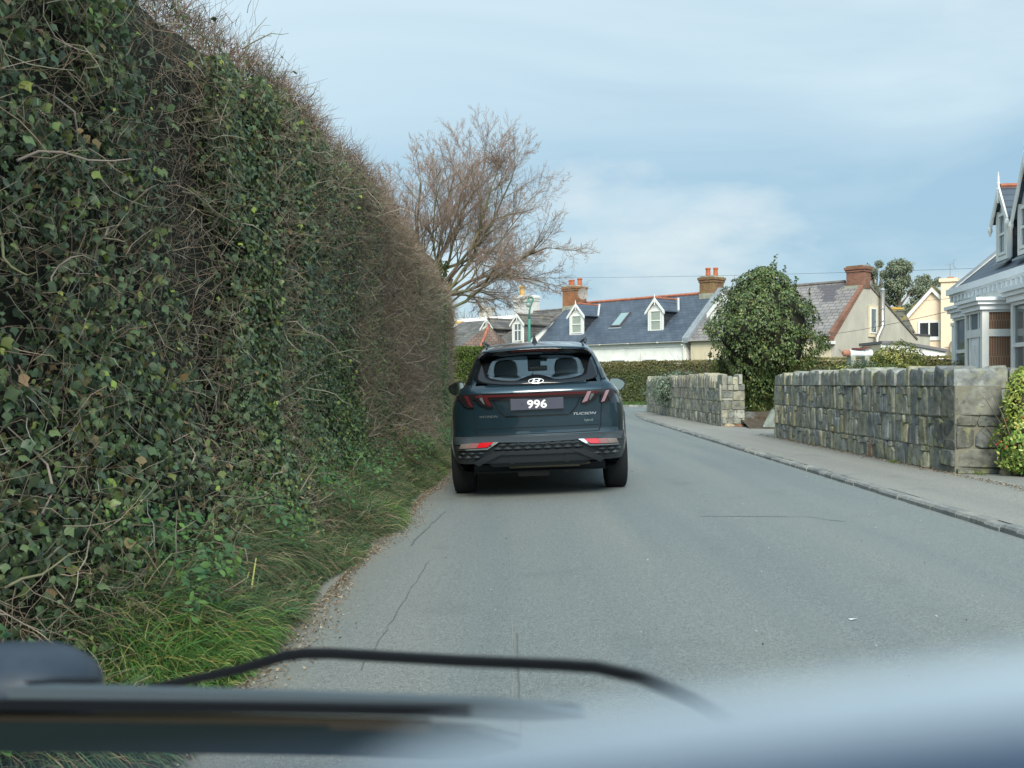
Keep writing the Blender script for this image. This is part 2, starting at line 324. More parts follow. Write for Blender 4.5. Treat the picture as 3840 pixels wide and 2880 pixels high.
def blades(name, P, D, Ln, Wd, cols, m, parent=None, droop=.9, segs=5):
    """arching grass blades: P root, D start direction"""
    n = len(P); d = nrm(D); pts = [P]; dirs = [d]; g = np.array([0, 0, -1.])
    for i in range(segs):
        d = nrm(d+g*droop/segs*(.4+i*.35)*RNG.uniform(.5, 1.5, (n, 1))); pts.append(pts[-1]+d*(Ln/segs)[:, None]); dirs.append(d)
    hz = RNG.normal(size=(n, 3)); V = np.empty((n, segs+1, 2, 3))
    for i in range(segs+1):
        U = nrm(np.cross(dirs[i], hz)); w = (Wd*(1-(i/segs)**1.6)*.5+.0004)[:, None]
        V[:, i, 0] = pts[i]-U*w; V[:, i, 1] = pts[i]+U*w
    i, j = np.meshgrid(np.arange(n), np.arange(segs), indexing='ij'); b = i*(segs+1)*2+j*2
    Fc = np.stack([b, b+1, b+3, b+2], -1).reshape(-1, 4)
    return npmesh(name, V.reshape(-1, 3), Fc, m, parent, np.repeat(cols, (segs+1)*2, axis=0))
def colmix(n, choices, w, var=.25):
    c = np.array(choices)[RNG.choice(len(choices), n, p=np.array(w)/sum(w))]
    return c*RNG.uniform(1-var, 1+var, (n, 1))*RNG.uniform(.92, 1.08, (n, 3))
def clump(c):  # arrays helper
    return np.asarray(c, float)

# ================================================================== THE SETTING
def edgeL(y): return -1.215+.022*y
def kerbX(y): return 3.43+.0147*y
def zroad(x): return .02-.044*(1.1-x) if x < 1.1 else .02+.012*(x-1.1)
PAV = .10
def asphalt(name, c1, c2, grain=220, dusty=False, cracks=True):
    m = bpy.data.materials.new(name); m.use_nodes = True; nt = m.node_tree; N = nt.nodes; L = nt.links
    b = N['Principled BSDF']; b.inputs['Roughness'].default_value = .82; b.inputs['Specular IOR Level'].default_value = .35
    tc = N.new('ShaderNodeTexCoord'); O = tc.outputs['Object']
    def noise(s, d=3, st=None):
        n = N.new('ShaderNodeTexNoise'); n.inputs['Scale'].default_value = s; n.inputs['Detail'].default_value = d
        if st:
            mp = N.new('ShaderNodeMapping'); mp.inputs['Scale'].default_value = st; L.new(O, mp.inputs[0]); L.new(mp.outputs[0], n.inputs['Vector'])
        else: L.new(O, n.inputs['Vector'])
        return n.outputs[0]
    def ramp(v, a, b_, lo, hi):
        r = N.new('ShaderNodeMapRange'); r.inputs[1].default_value = a; r.inputs[2].default_value = b_; r.inputs[3].default_value = lo; r.inputs[4].default_value = hi; L.new(v, r.inputs[0]); return r.outputs[0]
    def mix(f, a, c):
        mm = N.new('ShaderNodeMixRGB'); L.new(f, mm.inputs[0])
        for i, v in ((1, a), (2, c)):
            if isinstance(v, tuple): mm.inputs[i].default_value = v
            else: L.new(v, mm.inputs[i])
        return mm.outputs[0]
    base = mix(ramp(noise(.8, 2, (1.8, .12, 1)), .34, .66, 0, 1), tuple(c1)+(1,), tuple(c2)+(1,))
    g = ramp(noise(grain, 2), .3, .7, .50, 1.50); g2 = ramp(noise(55, 5), .3, .7, .84, 1.16)
    mu = N.new('ShaderNodeMath'); mu.operation = 'MULTIPLY'; L.new(g, mu.inputs[0]); L.new(g2, mu.inputs[1])
    sc = N.new('ShaderNodeVectorMath'); sc.operation = 'SCALE'; L.new(base, sc.inputs[0]); L.new(mu.outputs[0], sc.inputs['Scale']); col = sc.outputs[0]
    fl = N.new('ShaderNodeTexVoronoi'); fl.inputs['Scale'].default_value = 26; L.new(O, fl.inputs['Vector'])
    col = mix(ramp(fl.outputs['Distance'], .06, .09, .55, 0), col, (.40, .40, .35, 1)); col = mix(ramp(noise(1.3, 6), .60, .72, 0, .30), col, (.11, .125, .125, 1))
    if dusty:
        sp = N.new('ShaderNodeSeparateXYZ'); L.new(O, sp.inputs[0])
        ed = N.new('ShaderNodeMath'); ed.operation = 'MULTIPLY_ADD'; ed.inputs[1].default_value = -.022; ed.inputs[2].default_value = 1.215; L.new(sp.outputs[1], ed.inputs[0])
        dd = N.new('ShaderNodeMath'); dd.operation = 'ADD'; L.new(sp.outputs[0], dd.inputs[0]); L.new(ed.outputs[0], dd.inputs[1])   # distance from the left edge
        wob = N.new('ShaderNodeMath'); wob.operation = 'MULTIPLY_ADD'; wob.inputs[1].default_value = -.34; L.new(noise(2.2, 6), wob.inputs[0]); L.new(dd.outputs[0], wob.inputs[2])
        col = mix(ramp(wob.outputs[0], -.17, .16, .6, 0), col, (.25, .225, .175, 1))
    L.new(col, b.inputs['Base Color'])
    bp = N.new('ShaderNodeBump'); bp.inputs['Strength'].default_value = .35; bp.inputs['Distance'].default_value = .004; L.new(noise(grain, 2), bp.inputs['Height']); L.new(bp.outputs[0], b.inputs['Normal'])
    return m
M['asphalt'] = asphalt('asphalt', (.160, .186, .188), (.200, .218, .205), dusty=True)
M['asphalt_path'] = asphalt('pavement_asphalt', (.215, .215, .195), (.26, .255, .23), grain=160)
M['grass_ground'] = mat('grass_ground', (.07, .09, .035), .95, noise=.4, nscale=4, bump=1, bscale=12)
def grid_sheet(name, ys, xfun, zfun, m):
    V = []; Fc = []; k = None
    for y in ys:
        xs = xfun(y); k = len(xs)
        V += [(x, y, zfun(x, y)) for x in xs]
    for i in range(len(ys)-1):
        for j in range(k-1): Fc.append((i*k+j, i*k+j+1, (i+1)*k+j+1, (i+1)*k+j))
    return tag(npmesh(name, V, Fc, m, smooth=True), kind='structure')
g = MB().box(-900, 900, -60, 1500, -1.2, -.20).build('ground', M['grass_ground']); tag(g, kind='structure')
grid_sheet('road', list(np.arange(-6, 40.1, 1)), lambda y: list(np.linspace(edgeL(y)-.35, 1.1, 9))+list(np.linspace(1.4, kerbX(y)+.3 if y < 30 else kerbX(y)+.3+(y-30)**2*.03, 8)), lambda x, y: zroad(x), M['asphalt'])
MB().prism([(-14, 39.9), (42, 39.9), (60, 34), (60, 48), (20, 45), (3, 52), (-14, 56)], -.15, -.045, 'z').build('road', M['asphalt']); tag(COL.objects[-1], kind='structure')

# pavement on the right: follows the kerb and bends round the far corner
curve = [(kerbX(y), y) for y in np.arange(-5, 31, 2.0)]+[(4.10, 33), (4.35, 35.5), (5.0, 38.0), (6.3, 39.9), (8.5, 41.2), (12, 41.6), (20, 40.5)]
V = []; Fc = []
for i, (x, y) in enumerate(curve):
    V += [(x+.11, y, PAV), (max(x+3.5, 8.6) if y < 36 else x+2, y if y < 36 else y-3.5, PAV+.012)]
for i in range(len(curve)-1): Fc.append((2*i, 2*i+1, 2*i+3, 2*i+2))
tag(npmesh('pavement', V, Fc, M['asphalt_path']), kind='structure')
# granite kerb laid stone by stone
def kerb(path, name, m, side=1, top=PAV-.001):
    mb = MB(); P = [Vector((x, y, 0)) for x, y in path]
    acc = []; step = .24
    for a, b in zip(P[:-1], P[1:]):
        L_ = (b-a).length; n = max(1, int(L_/step))
        for i in range(n):
            acc.append((a.lerp(b, i/n), (b-a).normalized(), L_/n))
    for p, d, ln in acc:
        n_ = Vector((d.y, -d.x, 0))*side
        w = .125+random.uniform(-.012, .012); j = random.uniform(-.007, .007); t = top+random.uniform(-.008, .007); g_ = .006
        c = random.choice([(.21, .22, .21), (.24, .245, .23), (.27, .27, .245), (.18, .19, .185)]); s_ = random.uniform(.88, 1.12); c = tuple(k*s_ for k in c)
        b0 = p+d*g_+n_*j; b1 = p+d*(ln-g_)+n_*j; vs = []
        for z, ins in ((-.12, 0), (t-.02, 0), (t, .018)):
            for q, o in ((b0, ins), (b1, ins), (b1, w-ins*.3), (b0, w-ins*.3)):
                r = q+n_*o; vs.append((r.x, r.y, z))
        fs = [(0, 1, 5, 4), (1, 2, 6, 5), (2, 3, 7, 6), (3, 0, 4, 7), (4, 5, 9, 8), (5, 6, 10, 9), (6, 7, 11, 10), (7, 4, 8, 11), (8, 9, 10, 11)]
        mb.add(vs, fs, c)
    o = mb.build(name, m, cols=True); tag(o, kind='structure'); return o
kerb(curve, 'kerb', M['kerb'])
kerb([(60, 46.8), (20, 44.6), (3, 51.8), (-14, 55.6)], 'kerb', M['kerb'], side=1, top=.06)
# verge beyond the far road, in front of the trimmed hedge
MB().prism([(-14, 55.7), (3, 51.95), (20, 44.75), (60, 47), (60, 130), (-14, 130)], -.2, .05, 'z').build('grass_verge', M['grass_ground']); tag(COL.objects[-1], kind='structure')
# raised garden ground behind the stone walls
MB().prism([(5.42, 24.6), (5.42, 36.9), (8.6, 36.9), (40, 33), (40, 7), (6.0, 7), (6.0, 11.4), (5.5, 11.4), (5.5, 18.9), (6.9, 20.5), (6.9, 23.5)], -.18, .34, 'z').build('garden_ground', M['soil']); tag(COL.objects[-1], kind='structure')
# left bank under the hedge: rises from the road edge
ys = list(np.arange(-2, 26.1, .25))
def bankx(y): return [edgeL(y)+.04+.015*math.sin(y*5.1)+.015*math.sin(y*2.3), edgeL(y)-.10, edgeL(y)-.35, edgeL(y)-.62, edgeL(y)-1.4]
bz = [-.13, -.05, .03, .16, .22]
V = []; Fc = []
for y in ys:
    for x, z in zip(bankx(y), bz): V.append((x, y, z+.012*math.sin(y*9+x*14)+.01*math.sin(y*23)))
for i in range(len(ys)-1):
    for j in range(4): Fc.append((i*5+j+1, i*5+j, (i+1)*5+j, (i+1)*5+j+1))
tag(npmesh('earth_bank', V, Fc, M['soil'], smooth=True), kind='structure')

# marks on the asphalt: seam, cracks (thin real strips of tar and dust)
M['tar'] = mat('crack_tar', (.128, .138, .135), .9); M['dust'] = mat('seam_dust', (.26, .265, .245), .9)
def strip(mb, pts, w, dz=.004):
    P = [Vector((x, y, 0)) for x, y in pts]
    for i in range(len(P)-1):
        a, b = P[i], P[i+1]; d = (b-a).normalized(); n_ = Vector((d.y, -d.x, 0))*w*.5*random.uniform(.5, 1.3)
        mb.add([(q.x, q.y, zroad(q.x)+dz) for q in (a-n_, a+n_, b+n_, b-n_)], [(0, 1, 2, 3)])
def crack(p0, p1, n, wob):
    return [(p0[0]+(p1[0]-p0[0])*i/n+random.uniform(-wob, wob), p0[1]+(p1[1]-p0[1])*i/n) for i in range(n+1)]
mb = MB(); strip(mb, crack((-.62, 9.2), (-.74, 7.3), 22, .012), .008); strip(mb, crack((-.55, 6.6), (-.62, 4.1), 26, .008), .0035)
strip(mb, crack((.02, 4.6), (.03, 3.2), 12, .004), .006)
strip(mb, [(1.55, 8.25), (1.9, 8.22), (2.25, 8.18), (2.42, 8.16), (2.52, 7.95), (2.62, 7.85)], .013)
mb.build('road_crack', M['tar']); tag(COL.objects[-1], kind='structure')
mb = MB(); strip(mb, crack((-.03, 9.6), (.012, 3.0), 60, .006), .0028); mb.build('road_seam', M['dust']); tag(COL.objects[-1], kind='structure')
# litter of dry leaves and grit along the left edge, and under the wall on the right
def litter(n, fx, ylo, yhi, z, name, cols, size=(.012, .035)):
    y = ylo+(yhi-ylo)*RNG.random(n)**1.3; x = fx(y, n); P = np.stack([x, y, np.full(n, 0.)], 1)
    P[:, 2] = np.array([z(a) for a in x])+RNG.random(n)*.008
    s = RNG.uniform(*size, n)
    return leaves(name, P, np.tile([0, 0, 1.], (n, 1)), RNG.normal(size=(n, 3)), s, colmix(n, cols, [1]*len(cols), .35), DIAM, M['leaf_matt'], jit=.45)
dry = [(.24, .17, .10), (.17, .12, .07), (.33, .25, .16), (.13, .10, .07), (.42, .36, .27)]
o = litter(15000, lambda y, n: edgeL(y)+.03+np.abs(RNG.normal(size=n))*.075*(1+.5*np.sin(y*1.7)), 2.2, 24, lambda x: zroad(x)+.006, 'leaf_litter', dry, (.006, .021)); tag(o, 'dry brown leaves and grit gathered along the left edge of the road', 'leaf litter', kind='stuff')
o = litter(2600, lambda y, n: 5.0-np.abs(RNG.normal(size=n))*.07, 8.5, 20, lambda x: PAV+.01, 'leaf_litter', dry, (.01, .028)); tag(o, 'dry leaf bits and grit at the foot of the near stone wall', 'leaf litter', kind='stuff')
o = litter(380, lambda y, n: RNG.uniform(-.9, 3.6, n), 3, 20, lambda x: zroad(x)+.005, 'road_grit', [(.4, .38, .32), (.1, .08, .06), (.5, .48, .42)], (.006, .018)); tag(o, 'scattered pale grit and leaf fragments on the grey road', 'road grit', kind='stuff')
# small paper scraps on the road
mb = MB(); mb.add([(1.565+.0, 4.62, .03), (1.60, 4.63, .034), (1.595, 4.65, .03), (1.56, 4.64, .032)], [(0, 1, 2, 3)]); o = mb.build('paper_scrap', M['white']); tag(o, 'tiny white paper scrap lying on the open road', 'litter')

# ================================================================== TALL HEDGE
HX = lambda y: -1.85+.022*y
HT_y = [0, 3, 5.76, 7.77, 11, 15.2, 21.3, 24]; HT_z = [3.3, 3.34, 3.36, 3.55, 3.64, 3.42, 3.2, 3.15]
HEND = 23.7
def hedge_face(y, z, n=None):
    """x of the hedge skin"""
    y = np.asarray(y, float); z = np.asarray(z, float); zt = np.interp(y, HT_y, HT_z)
    x = HX(y)+.13*sinoise(np.stack([y, z*.8], 1), 3, .9, 4)
    x = x+.26*np.clip(1.0-z, 0, 1)**1.3
    x = x-.8*np.clip(z-(zt-.5), 0, 1)**2
    x = x-.9*np.clip(y-(HEND-.5), 0, 2)**2*.5
    return x
def tall_hedge():
    root = empty('tall_hedge', (HX(2), 2, 0), 0, 'towering clipped hedge of ivy and bare brown twigs along the left roadside', 'hedge')
    inv = Vector(root.location)
    # dark woody mass inside
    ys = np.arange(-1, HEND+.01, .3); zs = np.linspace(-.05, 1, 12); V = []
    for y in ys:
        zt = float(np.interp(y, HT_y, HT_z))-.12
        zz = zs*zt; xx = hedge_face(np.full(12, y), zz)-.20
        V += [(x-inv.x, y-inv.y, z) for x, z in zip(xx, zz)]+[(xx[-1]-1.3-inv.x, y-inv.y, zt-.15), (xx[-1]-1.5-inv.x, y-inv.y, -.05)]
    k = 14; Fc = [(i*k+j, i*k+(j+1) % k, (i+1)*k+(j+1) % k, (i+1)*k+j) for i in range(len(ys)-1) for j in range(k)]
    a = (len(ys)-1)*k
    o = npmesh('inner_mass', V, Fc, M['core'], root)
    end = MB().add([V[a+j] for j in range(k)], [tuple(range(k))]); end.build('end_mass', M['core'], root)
    def skin(n, ylo, yhi, deep, top=.12, dens=1.0):
        y = ylo+(yhi-ylo)*RNG.random(n)**dens; zt = np.interp(y, HT_y, HT_z); z = RNG.random(n)*(zt+.02)
        z = np.clip(z, 0.05, None); x = hedge_face(y, z)-RNG.random(n)**1.5*deep+.02
        # some points spread over the top
        t = RNG.random(n) < top; x = np.where(t, x-RNG.random(n)*.9-.1, x); z = np.where(t, zt-.11+RNG.random(n)*.07, z)
        return np.stack([x, y, z], 1), t
    def nor(P, t):
        N_ = np.tile([1., -.15, .25], (len(P), 1)); N_[t] = [.2, 0, 1.]; return N_
    # ivy in drifts, brown twigs between
    def ivy_amount(P):
        q = np.stack([P[:, 1]*1.35, P[:, 2]*.34], 1)
        v = sinoise(q, 11, 1.15, 4)*1.9
        near = np.interp(P[:, 1], [0, 3.5, 6, 9, 14, 19, 24], [.50, .42, .12, -.04, -.16, -.04, .18])
        lowv = np.clip(1.7-P[:, 2], 0, 1.2)*.5
        return v+near+lowv
    for nm, n, ylo, yhi, s0, s1, thr in (('ivy_leaves', 80000, 1.2, 9, .016, .060, -.06), ('ivy_leaves', 150000, 6, HEND, .018, .050, .04)):
        P, t = skin(n, ylo, yhi, .22); a = ivy_amount(P)+RNG.normal(size=n)*.28; keep = a > thr; zt_ = np.interp(P[:, 1], HT_y, HT_z); keep &= ~((P[:, 2] > zt_-.20) & (RNG.random(n) < .9))
        holes = sinoise(P[:, 1:], 23, 6.0, 2); keep &= ~((holes < -.35) & (RNG.random(n) < .8))
        P = P[keep]; t = t[keep]; n = len(P)
        c = colmix(n, [(.095, .140, .066), (.125, .175, .074), (.068, .105, .055), (.165, .21, .065), (.30, .36, .07), (.26, .18, .08)], [7, 6, 5, 3, .6, 1.0], .45)
        o = leaves(nm, P-np.array(inv), nor(P, t), np.tile([.1, 0, -1.], (n, 1)), s0+(s1-s0)*RNG.random(n)**1.6, c, IVY, M['leaf'], root, jit=.55, tjit=.5)
    # fine bramble-like light green leaflets in patches low down
    P, t = skin(90000, 1.2, HEND, .1, top=0); q = sinoise(P[:, 1:]*np.array([1., 1.]), 21, 1.8, 3)
    keep = (q+np.clip(1.9-P[:, 2], 0, 1.9)*.62-.55+RNG.normal(size=len(P))*.12) > .12; P = P[keep]; n = len(P); P[:, 0] += .03
    leaves('bramble_leaves', P-np.array(inv), np.tile([1., 0, .3], (n, 1)), np.tile([.2, 0, .2], (n, 1)), RNG.uniform(.015, .034, n), colmix(n, [(.11, .19, .065), (.15, .25, .07), (.08, .14, .06)], [1, 1, 1]), OVAL, M['leaf_matt'], root, jit=.6, tjit=1)
    # twigs
    browns = [(.25, .20, .14), (.18, .145, .105), (.33, .27, .20), (.12, .10, .075), (.44, .40, .32), (.23, .16, .11)]
    for n, ylo, yhi, r0, r1, l0, l1 in ((15000, 1.2, 8.5, .0010, .0028, .08, .26), (66000, 7, HEND, .0014, .0034, .10, .32)):
        P, t = skin(n, ylo, yhi, .16); a = ivy_amount(P)+RNG.normal(size=n)*.5; keep = a < .95; P = P[keep]; t = t[keep]; n = len(P)
        D = nor(P, t)*.38+RNG.normal(size=(n, 3))*np.array([.5, .75, .75])
        pts = crooked(P-np.array(inv), D, RNG.uniform(l0, l1, n), 4, .3); R = RNG.uniform(r0, r1, n)[:, None]*np.array([1, .85, .65, .35])
        tubes('twigs', pts, R, colmix(n, browns, [4, 4, 3, 3, 1.1, 2], .3), M['twig'], root)
    # pale cut branches
    n = 300; P, t = skin(n, 2.6, HEND, .05, top=0); D = np.array([.35, 0, .1])+RNG.normal(size=(n, 3))*np.array([.3, .8, .6])
    pts = crooked(P-np.array(inv), D, RNG.uniform(.15, .6, n), 6, .35); R = RNG.uniform(.0022, .0060, n)[:, None]*np.array([1, .95, .85, .7, .5, .3])
    bo = tubes('branches', pts, R, colmix(n, [(.32, .29, .23), (.25, .22, .17), (.18, .18, .10)], [2, 3, 1.5], .25), M['bark'], root, sides=5); tag(bo, kind='stuff')
    # reddish shoots standing up along the top edge
    n = 11000; y = RNG.uniform(1.5, HEND, n); zt = np.interp(y, HT_y, HT_z); x = hedge_face(y, zt-.1)+RNG.uniform(-.5, .06, n)
    P = np.stack([x, y, zt-.16+RNG.random(n)*.08], 1); D = np.array([.42, 0, .9])+RNG.normal(size=(n, 3))*.42
    pts = crooked(P-np.array(inv), D, RNG.uniform(.06, .25, n)*np.where(RNG.random(n) < .1, 1.5, 1), 4, .22); R = RNG.uniform(.0013, .0026, n)[:, None]*np.array([1, .85, .6, .35])
    tubes('shoots', pts, R, colmix(n, [(.22, .12, .095), (.17, .115, .085), (.24, .17, .12)], [1.5, 2, 1.5], .3), M['twig'], root)
tall_hedge()

# ------------------------------------------------------------------ verge grass and plants on the left bank
def verge():
    n = 130000; y = 1.8+22*RNG.random(n)**1.25; u = RNG.random(n)**1.25
    x = edgeL(y)-.02-.64*u+.05*np.sin(y*2.9)*np.sin(y*1.3)*(1-u)
    tuft = sinoise(np.stack([x, y], 1), 31, 5.5, 2); tall = sinoise(np.stack([x, y], 1), 41, 1.6, 2)
    keep = (tuft > -.20) | (RNG.random(n) < .6); x, y, u, tuft, tall = [a[keep] for a in (x, y, u, tuft, tall)]; n = len(x)
    off = edgeL(y)-x; z = np.interp(off, [-.05, .1, .35, .62, 1.4], [-.09, -.045, .03, .16, .22])
    P = np.stack([x, y, z], 1); ln = (.11+.24*np.clip(tuft*.6+.5, 0, 1)*(1+.45*tall))*RNG.uniform(.6, 1.3, n)*np.clip(.45+off*1.6, .4, 1.1)
    D = np.array([.45, -.25, .85])+RNG.normal(size=(n, 3))*.46+.35*np.stack([sinoise(np.stack([x, y], 1), 91, 3.5, 2), sinoise(np.stack([x, y], 1), 92, 3.5, 2), 0*x], 1)
    c = colmix(n, [(.095, .165, .065), (.080, .150, .078), (.13, .19, .065), (.055, .095, .050), (.34, .28, .18), (.22, .18, .10), (.14, .11, .07)], [4, 4, 1.2, 3, 1.8, 1.8, 1], .35)
    br = sinoise(np.stack([x, y], 1), 77, 2.2, 2) > .62; c[br] = c[br]*np.array([1.0, 1.3, .7])
    o = blades('verge_grass', P, D, ln, RNG.uniform(.003, .0075, n), c, M['grass'], droop=1.5)
    tag(o, 'long arching green and straw coloured grass on the bank under the tall hedge', 'grass', kind='stuff')
    # dock and nettle like leaves scattered in the grass
    n = 11000; y = 1.8+20*RNG.random(n)**1.3; x = edgeL(y)-.12-.6*RNG.random(n); k = sinoise(np.stack([x, y], 1), 51, 3.2, 2) > .25; x = x[k]; y = y[k]; n = len(x)
    P = np.stack([x, y, .1+(edgeL(y)-x)*.5+RNG.random(n)*.22], 1)
    o = leaves('verge_weeds', P, np.tile([.6, -.2, .8], (n, 1)), np.tile([.6, -.3, -.1], (n, 1)), RNG.uniform(.02, .06, n), colmix(n, [(.08, .17, .07), (.11, .21, .06), (.06, .13, .06)], [1, 1, 1]), OVAL, M['leaf_matt'], jit=.5, tjit=.8)
    tag(o, 'low broad leaved weeds mixed into the verge grass on the left', 'weeds', kind='stuff')
verge()
def leafy_plant(loc, n, h, ln, wd, cols, label, name, cat):
    r = empty(name, loc, 0, label, cat)
    P = np.zeros((n, 3)); P[:, :2] = RNG.normal(size=(n, 2))*.04; P[:, 2] = RNG.random(n)*h
    D = np.stack([RNG.normal(size=n)+.5, RNG.normal(size=n)-.3, RNG.uniform(.5, 1.6, n)], 1)
    blades('foliage', P, D, RNG.uniform(.6, 1.1, n)*ln, np.full(n, wd), colmix(n, cols, [1]*len(cols), .2), M['grass'], r, droop=1.9, segs=6)
    pts = crooked(np.zeros((6, 3)), np.array([[0, 0, 1.]]*6), np.full(6, h), 4, .1); tubes('stem', pts, np.full((6, 4), .004), colmix(6, cols, [1]*len(cols)), M['twig'], r)
    return r
leafy_plant((-1.72, 6.55, .30), 46, .34, .22, .040, [(.12, .26, .04), (.16, .32, .05)], 'bright green broad bladed plant growing from the bank at the hedge foot', 'wild_arum', 'plant')
leafy_plant((-1.58, 6.35, .10), 60, .08, .26, .012, [(.07, .16, .04), (.1, .2, .05)], 'grassy green tuft below the bright broad bladed plant', 'grass_tuft', 'plant')
r = empty('daffodil_stalk', (-1.33, 5.05, -.03), 0, 'pale yellow split reed stalk standing in grass near the road edge', 'stalk')
MB().tube([(0, 0, 0), (.015, 0, .12), (.035, .01, .27)], [.006, .006, .003], 5).tube([(0, 0, 0), (-.03, 0, .1), (0.0, .01, .20)], [.004, .003, .002], 5).build('stem', mat('pale_stalk', (.45, .50, .16), .6), r)

# ================================================================== STONE WALLS
def stone_panel(mb, o, u, n, L_, courses, seed, wmin=.08, wmax=.20, small=.3, cols=None, gap=.0065):
    """irregular stones on a face: o corner, u along, n outward"""
    rr = random.Random(seed); o = Vector(o); u = Vector(u).normalized(); n = Vector(n).normalized(); up = Vector((0, 0, 1))
    cols = cols or [(.205, .215, .200), (.26, .26, .22), (.165, .178, .175), (.33, .31, .21), (.28, .275, .215), (.235, .235, .185), (.40, .34, .22), (.34, .23, .15)]
    wts = [5, 4, 5, 3.5, 4, 4, 1.0, .5]
    def stone(a0, a1, z0, z1):
        a0 += gap*rr.uniform(.3, 1.4); a1 -= gap*rr.uniform(.3, 1.4); z0 += gap*rr.uniform(.3, 1.3); z1 -= gap*rr.uniform(.3, 1.3)
        if a1-a0 < .02 or z1-z0 < .02: return
        w = a1-a0; h = z1-z0; c = min(w, h)*.22; J = lambda s: rr.uniform(-s, s)*min(w, h)
        ol = [(a0+c*rr.uniform(.1, 1), z0), (a1-c*rr.uniform(.1, 1), z0+J(.03)), (a1, z0+c*rr.uniform(.2, 1)), (a1+J(.05), z1-c*rr.uniform(.3, 2.2)), (a1-c*rr.uniform(.3, 2.0), z1), (a0+c*rr.uniform(.3, 2.0), z1+J(.04)), (a0, z1-c*rr.uniform(.3, 2.2)), (a0+J(.03), z0+c*rr.uniform(.2, 1))]
        cx = sum(p[0] for p in ol)/8; cz = sum(p[1] for p in ol)/8; d = rr.uniform(.010, .042); vs = []
        tilt = rr.uniform(-.10, .10); tz = rr.uniform(-.08, .10)
        for s, dd in ((1, -.03), (1, d*.65), (.90, d)):
            for a, z in ol:
                A = cx+(a-cx)*s; Z = cz+(z-cz)*s; vs.append(o+u*A+up*Z+n*(dd+(A-cx)*tilt*(dd > 0)+(Z-cz)*tz*(dd > 0)+rr.uniform(-.003, .003)))
        vs.append(o+u*(cx+J(.15))+up*(cz+J(.15))+n*(d*rr.uniform(.8, 1.25)))
        fs = []
        for k in range(2):
            fs += [(k*8+i, k*8+(i+1) % 8, (k+1)*8+(i+1) % 8, (k+1)*8+i) for i in range(8)]
        fs += [(16+i, 16+(i+1) % 8, 24) for i in range(8)]
        col = rr.choices(cols, wts[:len(cols)])[0]; f = rr.uniform(.75, 1.3); mb.add(vs, fs, tuple(x*f for x in col))
    for z0, z1, w0, w1 in courses:
        a = rr.uniform(-.03, 0); H_ = z1-z0
        while a < L_-.03:
            w = rr.uniform(w0, w1)*(1.5 if rr.random() < .15 else 1); b = min(a+w, L_)
            if L_-b < w0*.5: b = L_
            if H_ > .22 and rr.random() < small:
                s = z0+H_*rr.uniform(.55, .8)
                stone(max(a, 0), b, z0, s)
                if b-a > .12: m_ = a+(b-a)*rr.uniform(.35, .65); stone(max(a, 0), m_, s, z1); stone(m_, b, s, z1)
                else: stone(max(a, 0), b, s, z1)
            elif H_ > .22 and rr.random() < .2:
                s = z0+H_*rr.uniform(.2, .35); stone(max(a, 0), b, s, z1)
                stone(max(a, 0), b, z0, s)
            else: stone(max(a, 0), b, z0, z1)
            a = b
def coping(mb, o, u, n, L_, depth, z, seed, h=(.15, .24), w=(.10, .26), cols=None, ov=.02):
    rr = random.Random(seed); o = Vector(o); u = Vector(u).normalized(); n = Vector(n).normalized(); up = Vector((0, 0, 1)); a = 0
    cols = cols or [(.22, .23, .215), (.26, .265, .23), (.18, .19, .18), (.30, .29, .21), (.27, .27, .23)]
    while a < L_-.03:
        ww = rr.uniform(*w); b = min(a+ww, L_); hh = rr.uniform(*h); g_ = rr.uniform(.002, .012); sl = rr.uniform(-.03, .03); dp = rr.uniform(-.01, .03)
        vs = []; F0 = ov+dp; F1 = -depth-ov
        for s, zz in ((0, 0), (.0, hh*.82), (.14, hh)):
            w_ = (b-a)*s*.5
            for A, q, k in ((a+g_+w_, F0-s*.05, -1), (b-g_-w_, F0-s*.05, 1), (b-g_-w_, F1+s*.05, 1), (a+g_+w_, F1+s*.05, -1)):
                vs.append(o+u*A+n*q+up*(z+zz+(sl*k+rr.uniform(-.012, .012) if zz > 0 else 0)))
        vs.append(o+u*((a+b)/2+rr.uniform(-.02, .02))+n*(F0-.08)+up*(z+hh+rr.uniform(0, .03)))
        vs.append(o+u*((a+b)/2)+n*(F1+.08)+up*(z+hh+rr.uniform(0, .03)))
        fs = [(0, 1, 5, 4), (1, 2, 6, 5), (2, 3, 7, 6), (3, 0, 4, 7), (4, 5, 9, 8), (5, 6, 10, 9), (6, 7, 11, 10), (7, 4, 8, 11), (8, 9, 12), (9, 10, 13, 12), (10, 11, 13), (11, 8, 12, 13)]
        col = rr.choice(cols); f = rr.uniform(.8, 1.25); mb.add(vs, fs, tuple(x*f for x in col)); a = b
def moss(parent, o, u, n, L_, levels, cnt, name='moss'):
    P = []; 
    for _ in range(cnt):
        z = random.choice(levels)+random.gauss(0, .02); P.append(Vector(o)+Vector(u)*random.uniform(0, L_)+Vector(n)*random.uniform(.0, .03)+Vector((0, 0, z)))
    P = np.array([tuple(p) for p in P]); k = sinoise(P, 9, 2.5, 3) > .0; P = P[k]; m_ = len(P)
    leaves(name, P, np.tile(np.array(n, float)+[0, 0, .6], (m_, 1)), RNG.normal(size=(m_, 3)), RNG.uniform(.008, .022, m_), colmix(m_, [(.10, .12, .03), (.07, .10, .035), (.15, .14, .05), (.2, .17, .09)], [2, 2, 2, 1]), DIAM, M['leaf_matt'], parent, jit=.8)
